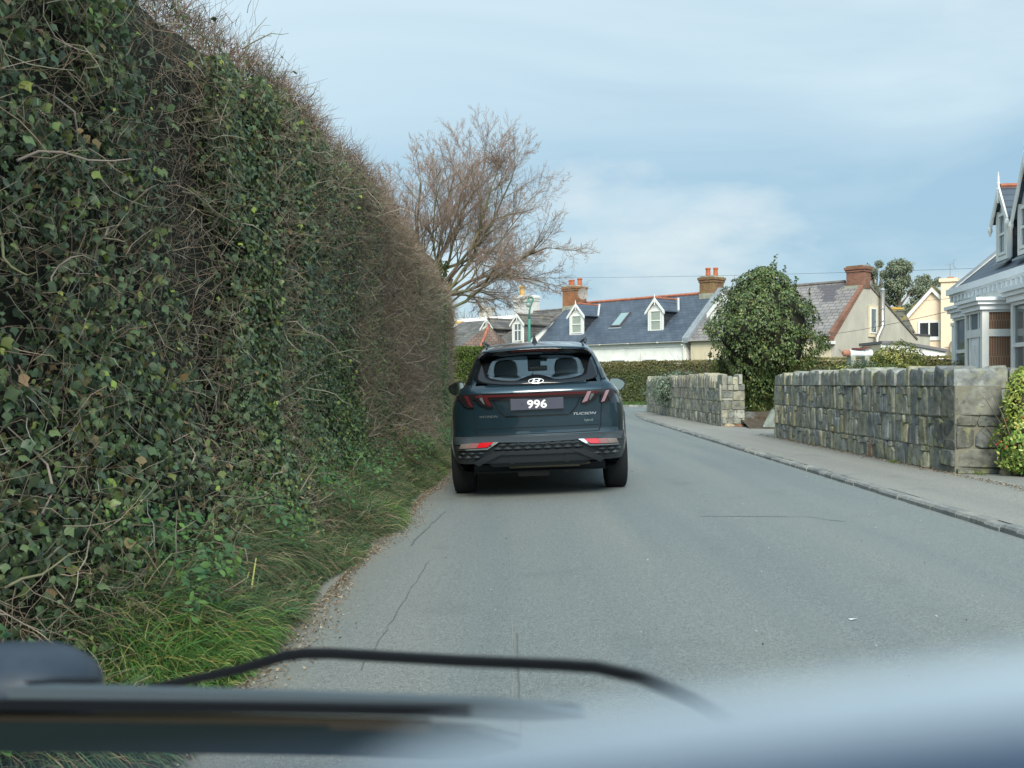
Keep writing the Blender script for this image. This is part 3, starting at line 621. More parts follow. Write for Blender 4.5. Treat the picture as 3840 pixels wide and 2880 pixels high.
def near_wall():
    x, y0, y1 = 5.03, 11.33, 19.07; Ln = y1-y0; r = empty('stone_wall', (x, y0, PAV), 0, 'long grey stone wall beside the pavement ending in a block pillar near the yellow shrub', 'stone wall')
    o = (0, 0, 0); u = (0, 1, 0); n = (-1, 0, 0); C = [(0, .27, .07, .22), (.27, .63, .05, .17), (.63, .99, .05, .18)]
    mb = MB(); mb.box(-.010, .44, .01, Ln, -.2, 1.0); mb.build('mortar_core', M['mortar'], r)
    mb = MB(); stone_panel(mb, (0, .55, 0), u, n, Ln-.55, C, 3, small=.5)
    stone_panel(mb, (0, Ln, 0), (1, 0, 0), (0, 1, 0), .45, C, 5)
    mb.build('face_stones', M['stone'], r, cols=True)
    mb = MB(); coping(mb, (0, .02, 0), u, n, Ln-.02, .44, 1.0, 4, h=(.17, .235), w=(.12, .34)); mb.build('coping_stones', M['stone'], r, cols=True)
    # end pillar of large dressed blocks facing down the road
    p = MB(); big = [(.130, .138, .122), (.115, .122, .112), (.15, .15, .125)]
    stone_panel(p, (0, 0, 0), u, n, .55, [(0, .27, .2, .4), (.27, .63, .16, .3), (.63, .99, .25, .5)], 6, small=0, cols=big)
    stone_panel(p, (0, 0, 0), (1, 0, 0), (0, -1, 0), .52, [(0, .29, .6, .6), (.29, .54, .22, .24), (.54, .66, .2, .26), (.66, .99, .6, .6)], 8, small=0, cols=big, gap=.009)
    p.build('end_pillar', M['stone'], r, cols=True)
    MB().box(-.006, .52, .005, .5, -.2, .995).build('pillar_core', M['mortar'], r)
    moss(r, o, u, n, Ln, [.0, .27, .63, .99], 3400)
    moss(r, (0, 0, 0), (1, 0, 0), (0, -1, 0), .5, [.0, .29, .6], 160)
near_wall()
def far_wall():
    x, y0, y1 = 5.03, 24.0, 37.2; Ln = y1-y0; r = empty('stone_wall', (x, y0, PAV), 0, 'farther weathered stone wall with jagged upright coping left of the camellia', 'stone wall')
    u = (0, 1, 0); n = (-1, 0, 0); C = [(0, .28, .07, .22), (.28, .60, .05, .16), (.60, .92, .05, .17)]
    cc = [(.24, .24, .205), (.27, .27, .215), (.21, .22, .195), (.29, .275, .21), (.33, .31, .235), (.20, .21, .19)]
    MB().box(-.010, .40, .01, Ln-.01, -.2, .93).build('mortar_core', M['mortar'], r)
    mb = MB(); stone_panel(mb, (0, .2, 0), u, n, Ln-.2, C, 13, small=.35, cols=cc); stone_panel(mb, (0, Ln, 0), (1, 0, 0), (0, 1, 0), .4, C, 14, cols=cc); mb.build('face_stones', M['stone'], r, cols=True)
    mb = MB(); coping(mb, (0, .65, 0), u, n, Ln-.65, .38, .92, 15, h=(.14, .37), w=(.06, .16), cols=cc); mb.build('coping_stones', M['stone'], r, cols=True)
    p = MB(); stone_panel(p, (0, 0, 0), (1, 0, 0), (0, -1, 0), .56, [(.06, .20, .1, .2), (.20, .40, .14, .26), (.40, .62, .2, .3), (.62, .86, .22, .34), (.86, 1.02, .12, .24)], 16, small=.1, cols=cc+[(.26, .17, .11)])
    stone_panel(p, (0, 0, 0), u, n, .2, [(0, .3, .2, .2), (.3, .6, .2, .2), (.6, 1.02, .2, .2)], 17, small=0, cols=cc)
    coping(p, (0, .0, 0), (1, 0, 0), (0, -1, 0), .5, .5, 1.02, 18, h=(.14, .24), w=(.10, .24), cols=cc+[(.30, .19, .12)]); p.build('end_pillar', M['stone'], r, cols=True)
    MB().box(-.006, .55, .005, .6, -.2, 1.02).build('pillar_core', M['mortar'], r)
    moss(r, (0, 0, 0), u, n, Ln, [.0, .28, .6, .92], 2500)
far_wall()
def back_wall():   # rough wall continuing behind the yellow shrub at the right edge
    r = empty('stone_wall', (5.55, 11.75, PAV), rad(0), 'rough rubble wall behind the yellow shrub at the right edge', 'stone wall')
    MB().box(0, 2.6, .02, .45, -.2, 1.02).build('mortar_core', M['mortar'], r)
    mb = MB(); stone_panel(mb, (0, 0, 0), (1, 0, 0), (0, -1, 0), 2.6, [(0, .35, .15, .35), (.35, .7, .15, .35), (.7, 1.0, .12, .3)], 23, small=.3); mb.build('face_stones', M['stone'], r, cols=True)
    mb = MB(); coping(mb, (0, 0, 0), (1, 0, 0), (0, -1, 0), 2.6, .4, .97, 24, h=(.10, .26), w=(.14, .32)); mb.build('coping_stones', M['stone'], r, cols=True)
back_wall()
def rock(name, loc, s, col, label, seed):
    rr = random.Random(seed); bm = bmesh.new(); bmesh.ops.create_icosphere(bm, subdivisions=2, radius=1)
    ps = [Vector((rr.gauss(0, 1), rr.gauss(0, 1), rr.gauss(0, 1))).normalized() for _ in range(7)]
    for v in bm.verts:
        c = v.co.copy()
        for p in ps:
            d = c.dot(p)
            if d > .62: c -= p*(d-.62)*.95
        v.co = Vector((c.x*s[0], c.y*s[1], c.z*s[2]))
    me = bpy.data.meshes.new(name); bm.to_mesh(me); bm.free()
    o = link(name, me, mat('rock_'+str(seed), col, .9, noise=.3, nscale=7, bump=1, bscale=14)); o.location = loc; o.rotation_euler = (rr.uniform(-.2, .2), rr.uniform(-.2, .2), rr.uniform(0, 3)); tag(o, label, 'rock'); return o
def pointy_rock():
    mb = MB(); mb.add([(-.30, -.08, 0), (.34, -.05, 0), (.30, .25, 0), (-.22, .28, 0), (-.26, -.06, .10), (.22, -.02, .12), (-.03, .0, .42), (-.06, .12, .40), (.12, .2, .14)],
                      [(0, 1, 5, 4), (4, 5, 6), (1, 2, 8, 5), (5, 8, 7, 6), (2, 3, 4, 8), (8, 4, 7), (4, 6, 7), (3, 0, 4), (0, 3, 2, 1)])
    o = mb.build('rock', mat('rock_pointed', (.20, .23, .20), .9, noise=.25, nscale=8, bump=1), bevel=.008); o.location = (6.02, 22.9, .13); tag(o, 'pointed grey green rock on the earth in the wall gap', 'rock')
pointy_rock()
rock('rock', (6.75, 24.1, .34), (.30, .25, .20), (.17, .18, .12), 'mossy rounded rock below the camellia at the right of the gap', 31)
rock('rock', (5.75, 24.35, .30), (.26, .2, .16), (.11, .11, .10), 'dark low rock in the gap against the farther wall', 32)
rock('rock', (5.18, 23.80, .12), (.15, .12, .08), (.34, .27, .18), 'tan broken stone at the foot of the farther wall pillar', 33)
rock('rock', (5.42, 23.82, .12), (.13, .1, .06), (.24, .13, .08), 'rusty brown broken stone at the foot of the farther wall pillar', 34)
rock('rock', (5.54, 11.20, .13), (.085, .08, .06), (.30, .27, .17), 'small yellowish stone at the foot of the yellow shrub', 35)
# earth in the gateway
mb = MB(); mb.add([(5.4, 22.6, .09), (7.4, 21.0, .10), (7.6, 25.2, .45), (5.58, 25.2, .42), (6.3, 23.4, .17)], [(0, 1, 4), (1, 2, 4), (2, 3, 4), (3, 0, 4)]); tag(mb.build('earth_bank', M['soil']), kind='structure')

# ================================================================== SHRUBS
def puffs(n, cen, rad_, lump=.18, seed=1, prof=None, shell=.35):
    """points in the outer layer of a lumpy crown with outward normals"""
    D = nrm(RNG.normal(size=(n, 3))); k = 1+lump*sinoise(D*3, seed, 1.6, 3)
    rr = k*(1-shell*RNG.random(n)**1.8); P = D*rr[:, None]*np.array(rad_)+np.array(cen); return P, D
def camellia():
    cx, cy = 6.80, 27.0; r = empty('camellia_tree', (cx, cy, .35), 0, 'large glossy dark green camellia bush in the gap between the two stone walls', 'bush')
    zs = [0, .45, .85, 1.4, 1.95, 2.5, 3.0, 3.4, 3.7, 3.95]; rs = [.42, .50, .82, 1.35, 1.55, 1.50, 1.27, .98, .62, .25]
    n = 32000; z = RNG.uniform(0, 3.95, n); th = RNG.uniform(0, 2*np.pi, n); R = np.interp(z, zs, rs)
    keep = RNG.random(n) < (R/1.55)**.8; z, th, R = z[keep], th[keep], R[keep]; n = len(z)
    D = np.stack([np.cos(th), np.sin(th), (z-1.9)/2.2], 1); lump = 1+.07*np.sin(th*8+z*6)*np.sin(z*6.3+th*5)+.20*sinoise(np.stack([np.cos(th)*2, np.sin(th)*2, z*1.3], 1), 61, 1.9, 3)
    # gaps: leaves gather in tufts
    t = sinoise(np.stack([np.cos(th)*R, np.sin(th)*R, z], 1), 62, 6.5, 2); deep = np.where(t > .05, RNG.random(n)**2*.25, .3+RNG.random(n)*.45)
    rr = R*lump*(1-deep*.6); P = np.stack([np.cos(th)*rr-.10*(z < 1.2), np.sin(th)*rr, z], 1)
    c = colmix(n, [(.080, .125, .036), (.105, .150, .040), (.055, .092, .032), (.15, .18, .05), (.24, .23, .05)], [5, 4, 4, 2, .35], .3)
    leaves('foliage', P, D+np.array([0, 0, .35]), np.tile([0, 0, -1.], (n, 1))+D*.5, RNG.uniform(.05, .10, n), c, OVAL, M['leaf_gloss'], r, jit=.6, tjit=.5)
    # sprigs above the crown
    sp = [(-1.25, 0, 2.6, .3), (1.35, 0, 2.3, .3), (1.5, .1, 1.7, .3), (-1.5, 0, 1.5, .25), (.3, -.3, 3.6, .4), (-.9, -.3, 2.9, .4), (-1.02, .1, 3.0, .75), (-.32, 0, 3.4, .40), (.10, 0, 3.7, .62), (.45, .1, 3.6, .42), (1.25, .0, 2.9, .45), (.75, 0, 3.3, .35), (-.7, 0, 3.2, .3), (-.1, .2, 3.5, .35), (-1.3, 0, 2.3, .3), (.9, 0, 3.0, .4), (-.6, 0, 3.1, .45)]
    pts = []; PP = []; 
    for x, y, z0, h in sp:
        p = crooked(np.array([[x, y, z0-.3]]), np.array([[.05, 0, 1.]]), np.array([h+.3]), 5, .1)[0]; pts.append(p)
        for k in range(34):
            t_ = random.uniform(.3, 1)*4; i = min(int(t_), 3); PP.append(p[i]+(p[i+1]-p[i])*(t_-i))
    pts = np.array(pts); tubes('shoots', pts, np.tile([.012, .01, .008, .006, .004], (len(pts), 1)), colmix(len(pts), [(.12, .09, .06)], [1]), M['twig'], r, 5)
    PP = np.array(PP); m_ = len(PP); leaves('sprig_leaves', PP, RNG.normal(size=(m_, 3)), np.array([0, 0, .2])+RNG.normal(size=(m_, 3)), RNG.uniform(.06, .10, m_), colmix(m_, [(.07, .12, .035), (.09, .11, .05)], [2, 1]), OVAL, M['leaf_gloss'], r, jit=.5)
    mb = MB(); mb.tube([(0, 0, -.4), (.02, 0, .6), (-.05, 0, 1.6), (0, 0, 3.0)], [.09, .07, .05, .02], 7); mb.tube([(0, 0, .3), (.5, -.1, 1.3), (.9, 0, 2.2)], [.05, .035, .015], 6); mb.tube([(0, 0, .3), (-.5, -.2, 1.4), (-.9, 0, 2.3)], [.05, .035, .015], 6)
    mb.build('trunk', mat('camellia_bark', (.12, .10, .08), .9), r)
    prof = [(max(rs[i]-.42, .05), zs[i]) for i in range(10)]; MB().lathe(prof, n=14).build('inner_mass', M['core'], r, smooth=True)
camellia()
def round_shrub(name, loc, rad_, n, size, cols, w, tmpl, m, label, cat='shrub', core=True, seed=1, tips=(0, 0, .3), stems=0, var=.25, zmin=0, coremat=None):
    r = empty(name, loc, 0, label, cat); P, D = puffs(n, (0, 0, rad_[2]*.9), rad_, .2, seed); k = P[:, 2] > zmin; P = P[k]; D = D[k]; n = len(P)
    leaves('foliage', P, D, np.tile(np.array(tips, float), (n, 1))+D*.5, RNG.uniform(size*.7, size*1.3, n), colmix(n, cols, w, var), tmpl, m, r, jit=.5)
    if core:
        bm = bmesh.new(); bmesh.ops.create_icosphere(bm, subdivisions=3, radius=1)
        for v in bm.verts: v.co = Vector((v.co.x*rad_[0]*.62, v.co.y*rad_[1]*.62, max(v.co.z*rad_[2]*.62+rad_[2]*.85, 0)))
        me = bpy.data.meshes.new('inner_mass'); bm.to_mesh(me); bm.free(); link('inner_mass', me, coremat or M['core_green'], r)
    if stems:
        Pp = np.zeros((stems, 3)); Dd = np.stack([RNG.normal(size=stems)*rad_[0], RNG.normal(size=stems)*rad_[1], np.full(stems, rad_[2]*1.6)], 1)
        tubes('stems', crooked(Pp, Dd, np.full(stems, rad_[2]*1.9), 6, .15), np.tile(np.linspace(.010, .002, 6), (stems, 1)), colmix(stems, [(.22, .15, .11), (.16, .12, .09)], [1, 1]), M['twig'], r, 4)
    return r
yel = [(.42, .44, .07), (.30, .36, .06), (.55, .54, .16), (.14, .22, .04), (.20, .30, .05)]
# foreground gold shrub at the right edge
def gold_shrub():
    r = empty('gold_leaved_shrub', (5.70, 11.0, PAV), 0, 'bright yellow green shrub with red berries at the end of the near stone wall', 'shrub')
    zs = [0.02, .12, .35, .6, .8, 1.0, 1.12, 1.22]; rs = [.16, .36, .42, .30, .36, .30, .24, .08]
    n = 8200; z = RNG.uniform(.03, 1.22, n); th = RNG.uniform(0, 2*np.pi, n); R = np.interp(z, zs, rs)*(1+.22*sinoise(np.stack([np.cos(th)*2, np.sin(th)*2, z*5], 1), 71, 1.6, 3))
    t = sinoise(np.stack([np.cos(th)*R, np.sin(th)*R, z], 1)*9, 72, 1.3, 2); rr = R*np.where(t > -.15, 1-.12*RNG.random(n), .55+.3*RNG.random(n)); D = np.stack([np.cos(th), np.sin(th), (z-.5)*.8+.3], 1)
    P = np.stack([np.cos(th)*rr+.05, np.sin(th)*rr*.8, z], 1); c = colmix(n, [(.40, .44, .09), (.30, .37, .07), (.52, .52, .17), (.15, .23, .05), (.20, .30, .06)], [4, 4, 2.4, 2.0, 2.5], .2)
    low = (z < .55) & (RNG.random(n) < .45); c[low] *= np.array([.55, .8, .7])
    leaves('foliage', P, D, D*.7+np.array([0, 0, .5]), RNG.uniform(.030, .056, n), c, OVAL, M['leaf'], r, jit=.45)
    bm = bmesh.new(); bmesh.ops.create_icosphere(bm, subdivisions=1, radius=.008); me = bpy.data.meshes.new('berry'); bm.to_mesh(me); bm.free(); me.materials.append(mat('red_berry', (.50, .05, .02), .3))
    for _ in range(46):
        a = random.uniform(3.2, 6.2); zz = random.choice([.35, .38, .62, .42])+random.gauss(0, .05); R_ = float(np.interp(zz, zs, rs))*random.uniform(.85, 1.0)
        b_ = link('berry', me, None, r); b_.location = (math.cos(a)*R_, math.sin(a)*R_*.8, zz)
    pts = crooked(np.zeros((26, 3)), np.stack([RNG.normal(size=26)*.35, RNG.normal(size=26)*.3, np.ones(26)], 1), RNG.uniform(.7, 1.25, 26), 6, .16); tubes('stems', pts, np.tile(np.linspace(.010, .003, 6), (26, 1)), colmix(26, [(.16, .12, .08)], [1]), M['twig'], r, 5)
    MB().lathe([(.05, .05), (.20, .15), (.24, .4), (.17, .6), (.19, .8), (.12, 1.05), (.02, 1.12)], n=10).build('inner_mass', M['core_green'], r, smooth=True)
gold_shrub()
round_shrub('silver_shrub', (4.85+.45, 32.0, .35), (.95, .8, .62), 2600, .075, [(.20, .26, .20), (.12, .18, .12), (.32, .36, .28), (.09, .14, .08)], [3, 3, 1, 2], OVAL, M['leaf_matt'], 'grey green leafy shrub showing above the farther wall coping', seed=81, stems=14)
round_shrub('gold_conifer', (5.45+.5, 28.4, .35), (.42, .4, .82), 4200, .05, [(.34, .36, .08), (.22, .27, .06), (.13, .17, .05)], [3, 3, 2], DIAM, M['leaf_matt'], 'feathery yellow green shrub left of the camellia behind the farther wall', seed=82, stems=10)
# bare purple twigs beside it
r = empty('bare_shrub', (5.45, 28.2, .35), 0, 'thin bare purplish twigs left of the feathery yellow shrub', 'shrub')
n = 46; tubes('twigs', crooked(np.zeros((n, 3)), np.stack([RNG.normal(size=n)*.35-.15, RNG.normal(size=n)*.3, np.ones(n)], 1), RNG.uniform(1.1, 2.1, n), 6, .14), np.tile(np.linspace(.007, .002, 6), (n, 1)), colmix(n, [(.16, .09, .10), (.2, .14, .12)], [1, 1]), M['twig'], r)
round_shrub('yellow_plant', (5.62, 17.2, PAV+.1), (.22, .95, .63), 1500, .045, [(.58, .55, .12), (.45, .45, .10), (.6, .6, .3)], [2, 2, 1], OVAL, M['leaf_matt'], 'pale yellow leafed plant peeping over the near wall top at its far end', seed=83, core=False, zmin=.9)
# garden shrubs seen above the near wall
round_shrub('variegated_shrub', (12.1, 31.5, .34), (.98, 1.0, 1.02), 9000, .085, [(.30, .31, .07), (.17, .20, .05), (.10, .13, .04), (.42, .42, .16)], [3, 3, 3, 1.2], OVAL, M['leaf_matt'], 'rounded olive yellow shrub in front of the grey gable lean-to', seed=84)
round_shrub('grey_shrub', (10.9, 31.2, .34), (.5, .6, .82), 2600, .07, [(.20, .23, .21), (.30, .34, .34), (.10, .13, .09)], [3, 1, 3], OVAL, M['leaf_matt'], 'small silvery grey shrub left of the rounded olive yellow shrub', seed=85)
round_shrub('garden_shrub', (9.8, 27.8, .34), (1.9, .8, .75), 9000, .055, [(.07, .11, .04), (.05, .085, .035), (.20, .22, .05)], [4, 3, 1], OVAL, M['leaf_matt'], 'low dark green shrub behind the near wall right of the camellia', seed=86)
round_shrub('garden_shrub', (12.3, 27.0, .34), (1.6, .7, .72), 8000, .055, [(.15, .11, .05), (.10, .11, .05), (.20, .15, .06)], [3, 3, 1], OVAL, M['leaf_matt'], 'brownish low shrub behind the near wall below the olive yellow shrub', seed=87)
round_shrub('garden_shrub', (13.0, 28.4, .34), (1.0, .7, .80), 4000, .055, [(.13, .14, .05), (.22, .16, .06), (.09, .10, .05)], [3, 1.5, 3], OVAL, M['leaf_matt'], 'tangled olive brown shrub behind the near wall beside the white house', seed=88)
# bright green tufts at the foot of walls
for loc, lab in (((4.94, 12.9, PAV), 'small green weed tuft at the foot of the near stone wall'), ((5.25, 11.22, PAV), 'low green weed at the pillar foot of the near stone wall')):
    n = 90; o = blades('weed_tuft', np.array(loc)+RNG.normal(size=(n, 3))*np.array([.03, .07, 0]), np.array([-.3, 0, 1.])+RNG.normal(size=(n, 3))*.5, RNG.uniform(.04, .09, n), np.full(n, .005), colmix(n, [(.12, .20, .05), (.2, .22, .08)], [1, 1]), M['grass']); tag(o, lab, 'weed', kind='stuff')

# ------------------------------------------------------------------ clipped hedges
def clipped_hedge(name, a, b, h, depth, n, size, cols, w, label, z0=0, tip=None, coremat=None, hb=None, m=None, top_cols=None):
    a = Vector((a[0], a[1], z0)); b = Vector((b[0], b[1], z0)); d = (b-a); L_ = d.length; d.normalize(); nn = Vector((d.y, -d.x, 0)); hb = hb or h
    if nn.y > 0: nn = -nn
    r = empty(name, a, math.atan2(d.y, d.x), label, 'hedge')
    sgn = -1  # front face at local y = 0, depth toward +y
    ln = np.array([0, -1., 0])
    mb = MB(); mb.add([(0, .12, 0), (L_, .12, 0), (L_, depth, 0), (0, depth, 0), (0, .12, h-.1), (L_, .12, hb-.1), (L_, depth, hb-.1), (0, depth, h-.1)], [(0, 3, 2, 1), (4, 5, 6, 7), (0, 1, 5, 4), (1, 2, 6, 5), (2, 3, 7, 6), (3, 0, 4, 7)]); mb.build('inner_mass', coremat or M['core_green'], r)
    u = RNG.uniform(0, L_, n); ht = h+(hb-h)*u/L_; z = RNG.random(n)*ht; y = RNG.random(n)**1.5*.14; bulge = .07*sinoise(np.stack([u, z], 1), 5, 1.3, 3)
    P = np.stack([u, y+bulge, z], 1); N_ = np.tile([0, -1., .3], (n, 1)); t = RNG.random(n) < .22; P[t, 1] = RNG.random(t.sum())*depth; P[t, 2] = ht[t]-.06+RNG.random(t.sum())*.09; N_[t] = [0, -.2, 1]
    e = RNG.random(n) < .06; P[e, 0] = RNG.choice([0, L_], e.sum()); P[e, 1] = RNG.random(e.sum())*depth; N_[e] = np.stack([np.where(P[e, 0] > 1, 1., -1.), np.zeros(e.sum()), np.zeros(e.sum())], 1)
    c = colmix(n, cols, w, .3)
    if top_cols is not None:
        k = np.clip((P[:, 2]-(ht-.75))/.75, 0, 1)[:, None]; k = k*(RNG.random((n, 1)) < .7); c = c*(1-k)+np.array(top_cols)*RNG.uniform(.75, 1.25, (n, 1))*k
    leaves('foliage', P, N_, np.tile([0, 0, 1.], (n, 1)), RNG.uniform(size*.7, size*1.4, n), c, DIAM, m or M['leaf_matt'], r, jit=.7)
    return r
clipped_hedge('clipped_hedge', (2.6, 56.2), (13.2, 51.0), 2.22, 1.4, 26000, .10, [(.105, .135, .055), (.08, .11, .045), (.14, .155, .06)], [3, 3, 2], 'long trimmed green hedge across the far side of the junction before the white cottages', z0=.03, hb=2.32, top_cols=(.24, .20, .085))
clipped_hedge('clipped_hedge', (13.2, 51.0), (25, 45.5), 2.34, 1.4, 16000, .10, [(.14, .15, .055), (.11, .12, .05), (.19, .17, .07)], [3, 3, 2], 'trimmed brown green hedge in front of the grey gable house', z0=.03, hb=2.40, top_cols=(.24, .21, .08))
clipped_hedge('clipped_hedge', (-3.2, 38.2), (-.6, 38.0), 2.56, 1.2, 9000, .07, [(.30, .36, .08), (.22, .29, .06), (.15, .21, .05)], [2, 2, 1.5], 'bright yellow green hedge beyond the end of the tall hedge', z0=-.05)
n = 9000; yy = RNG.random(n); P = np.stack([2.6+yy*11, 55.8-yy*5.2-RNG.random(n)*3.2, np.full(n, .04)], 1)
o = blades('verge_grass', P, np.array([0, 0, 1.])+RNG.normal(size=(n, 3))*.4, RNG.uniform(.08, .2, n), np.full(n, .02), colmix(n, [(.09, .16, .04), (.07, .13, .04)], [1, 1]), M['grass'], segs=3); tag(o, 'short green verge grass at the foot of the far trimmed hedge', 'grass', kind='stuff')

# ================================================================== HOUSES (local axes: x along the front, y into the house, z up)
class Frame:
    def __init__(s, ox, oy, th): s.o = (ox, oy); s.th = th; s.c = math.cos(th); s.s = math.sin(th)
    def w(s, u, v): return (s.o[0]+u*s.c+v*s.s, s.o[1]-u*s.s+v*s.c)
    def u_at(s, px, v):   # u where the vertical line through px meets the plane y = v
        k = (px-512)/F; return (k*(s.o[1]+v*s.c)-s.o[0]-v*s.s)/(s.c+k*s.s)
    def v_at(s, px, u):
        k = (px-512)/F; return (s.o[0]+u*s.c-k*(s.o[1]-u*s.s))/(k*s.c-s.s)
    def z_at(s, py, u, v): return H+(384-py)/F*s.w(u, v)[1]
def house(name, fr, u0, label, cat='house'):
    x, y = fr.w(u0, 0); return empty(name, (x, y, 0), -fr.th, label, cat)
def sash(parent, x0, x1, z0, z1, y, fm, pm, bars=True, name='window', fw=.07, cols=1, dy=.05, mid=None):
    """window facing -y at plane y: frame and pane; frame stands proud of the plane"""
    mb = MB(); a, b = y-dy, y+.04
    mb.box(x0, x1, a, b, z0, z0+fw).box(x0, x1, a, b, z1-fw, z1).box(x0, x0+fw, a, b, z0+fw, z1-fw).box(x1-fw, x1, a, b, z0+fw, z1-fw)
    if bars: zm = mid or (z0+z1)/2; mb.box(x0+fw, x1-fw, a+.005, b-.012, zm-fw*.45, zm+fw*.45)
    for k in range(1, cols):
        xm = x0+(x1-x0)*k/cols; mb.box(xm-fw*.4, xm+fw*.4, a+.008, b-.008, z0+fw, z1-fw)
    f = mb.build(name, fm, parent)
    MB().box(x0+fw*.5, x1-fw*.5, y-.005, y+.01, z0+fw*.5, z1-fw*.5).build('pane', pm, f); return f
def chimney(parent, x0, x1, y0, y1, z0, z1, m, pots=(), cap=.12, base=None, potm=None, capm=None):
    mb = MB().box(x0, x1, y0, y1, z0, z1-cap*2).box(x0-.05, x1+.05, y0-.05, y1+.05, z1-cap*2, z1-cap).box(x0-.10, x1+.10, y0-.10, y1+.10, z1-cap, z1)
    c = mb.build('chimney', m, parent)
    fl = MB(); fl.prism([(x0-.06, z1), (x1+.06, z1), (x1-.05, z1+.09), (x0+.05, z1+.09)], y0-.05, y1+.05, 'y'); fl.build('mortar_cap', capm or M['lead_green'], c)
    if base: MB().box(x0-.03, x1+.03, y0-.03, y1+.03, z0-.05, base).build('flashing', M['lead_green'], c)
    for px_, py_, r, h in pots:
        MB().lathe([(r*1.05, 0), (r*.95, h*.15), (r*.85, h*.7), (r*.86, h*.8), (r*1.05, h*.84), (r*1.05, h*.93), (r*.9, h), (r*.7, h), (r*.7, h*.9)], px_, py_, z1+.05, 12).build('chimney_pot', potm or M['pot_red'], c)
    return c
def dormer(parent, xc, w, yf, zb, ze, za, slope, z0, roofm, cheekm, ridgem=None, finial=.4, board=.12, wm=None, pm=None, cols=1, ov=.18, yback=None, casement=False):
    """gabled dormer; main roof is z = z0 + slope*y"""
    wm = wm or M['white']; x0, x1 = xc-w/2, xc+w/2; yb = lambda z: (z-z0)/slope
    d = MB(); d.prism([(x0+.05, zb), (x1-.05, zb), (x1-.05, ze+.02), (xc, za-.12), (x0+.05, ze+.02)], yf, yf+.08, 'y'); dw = d.build('dormer', wm, parent)
    ck = MB()
    for xs in (x0+.04, x1-.10):
        ck.prism([(yf+.08, zb-.05), (yf+.08, ze), (yb(ze)+.1, ze)], xs, xs+.06, 'x')
    ck.build('dormer_cheek', cheekm, dw)
    # roof: two slabs running back into the main roof
    s = (za-ze)/(w/2); e = ov*.8; rb = MB()
    for sg in (-1, 1):
        pts = []
        for off in (0, .05):
            pts += [(xc, yf-.12, za+off), (xc+sg*(w/2+e), yf-.12, ze-s*e+off), (xc+sg*(w/2+e), yb(ze-s*e)+.15, ze-s*e+off), (xc, yb(za)+.15, za+off)]
        rb.add(pts, [(0, 1, 2, 3), (4, 5, 6, 7), (0, 1, 5, 4), (1, 2, 6, 5), (2, 3, 7, 6), (3, 0, 4, 7)])
    rb.build('dormer_roof', roofm, dw)
    if ridgem: MB().tube([(xc, yf-.10, za+.05), (xc, yb(za)+.05, za+.05)], .07, 6).build('ridge_tile', ridgem, dw)
    # bargeboards with scalloped lower edge and finial
    bb = MB()
    for sg in (-1, 1):
        top = []; bot = []; N_ = 8
        for i in range(N_+1):
            t = i/N_; X = xc+sg*(w/2+e+.04)*t; Z = za+.07-(s*(w/2+e+.04))*t; top.append((X, Z)); bot.append((X, Z-board*1.5-(.05*abs(math.sin(t*math.pi*3)))))
        bb.prism(top+bot[::-1], yf-.17, yf-.125, 'y')
    bb.build('bargeboard', wm, dw)
    MB().lathe([(.035, 0), (.05, .04), (.03, .08), (.045, finial*.45), (.05, finial*.5), (.03, finial*.55), (.028, finial*.8), (.004, finial*1.25)], xc, yf-.15, za-.08, 8).add([], []).build('finial', wm, dw)
    MB().tube([(xc, yf-.16, za+.0), (xc, yf-.16, za-.42)], .03, 6).build('drop_post', wm, dw)
    f = sash(dw, x0+.16, x1-.16, zb+.10, ze-.06 if not casement else ze-.02, yf-.02, wm, pm or M['blind'], cols=cols, bars=True, fw=.075, dy=.05, mid=(zb+ze)/2+.02 if not casement else zb+(ze-zb)*.62)
    cn = MB()
    for xs in (x0, x1-.12): cn.box(xs, xs+.12, yf-.07, yf+.03, zb-.05, ze+.02)
    cn.box(x0+.12, x1-.12, yf-.09, yf+.01, zb-.06, zb+.05); cn.build('corner_board', wm, dw)
    MB().prism([(yf-.16, zb-.13), (yf-.02, zb-.05), (yf-.02, zb-.09), (yf-.16, zb-.18)], x0-.15, x1+.15, 'x').build('flashing', M['lead'], dw)
    return dw
def roof_slabs(parent, x0, x1, ye, yr, yb, ze, zr, zb, m, mback=None, th=.10, ov=.18, name='roof'):
    """front slope ye..yr, back slope yr..yb"""
    s = (zr-ze)/(yr-ye)
    MB().prism([(ye-ov, ze-s*ov), (yr, zr), (yr, zr-th*1.3), (ye-ov, ze-s*ov-th)], x0, x1, 'x').build(name, m, parent)
    s2 = (zr-zb)/(yb-yr)
    MB().prism([(yr, zr), (yb+ov, zb-s2*ov), (yb+ov, zb-s2*ov-th), (yr, zr-th*1.3)], x0, x1, 'x').build(name, mback or m, parent)
def gutter(parent, x0, x1, y, z, m, r=.06):
    n = 8; prof = [(y-.02+r*math.cos(math.pi+math.pi*i/n), z+r*math.sin(math.pi+math.pi*i/n)) for i in range(n+1)]
    g_ = MB().prism(prof+[(y-.02+r*.8, z), (y-.02-r*.8, z)], x0, x1, 'x'); k = x0+1.6
    while k < x1: g_.box(k, k+.10, y-.02-r*1.15, y-.02+r, z-r*1.1, z+.01); k += 2.4
    return g_.build('gutter', m, parent)
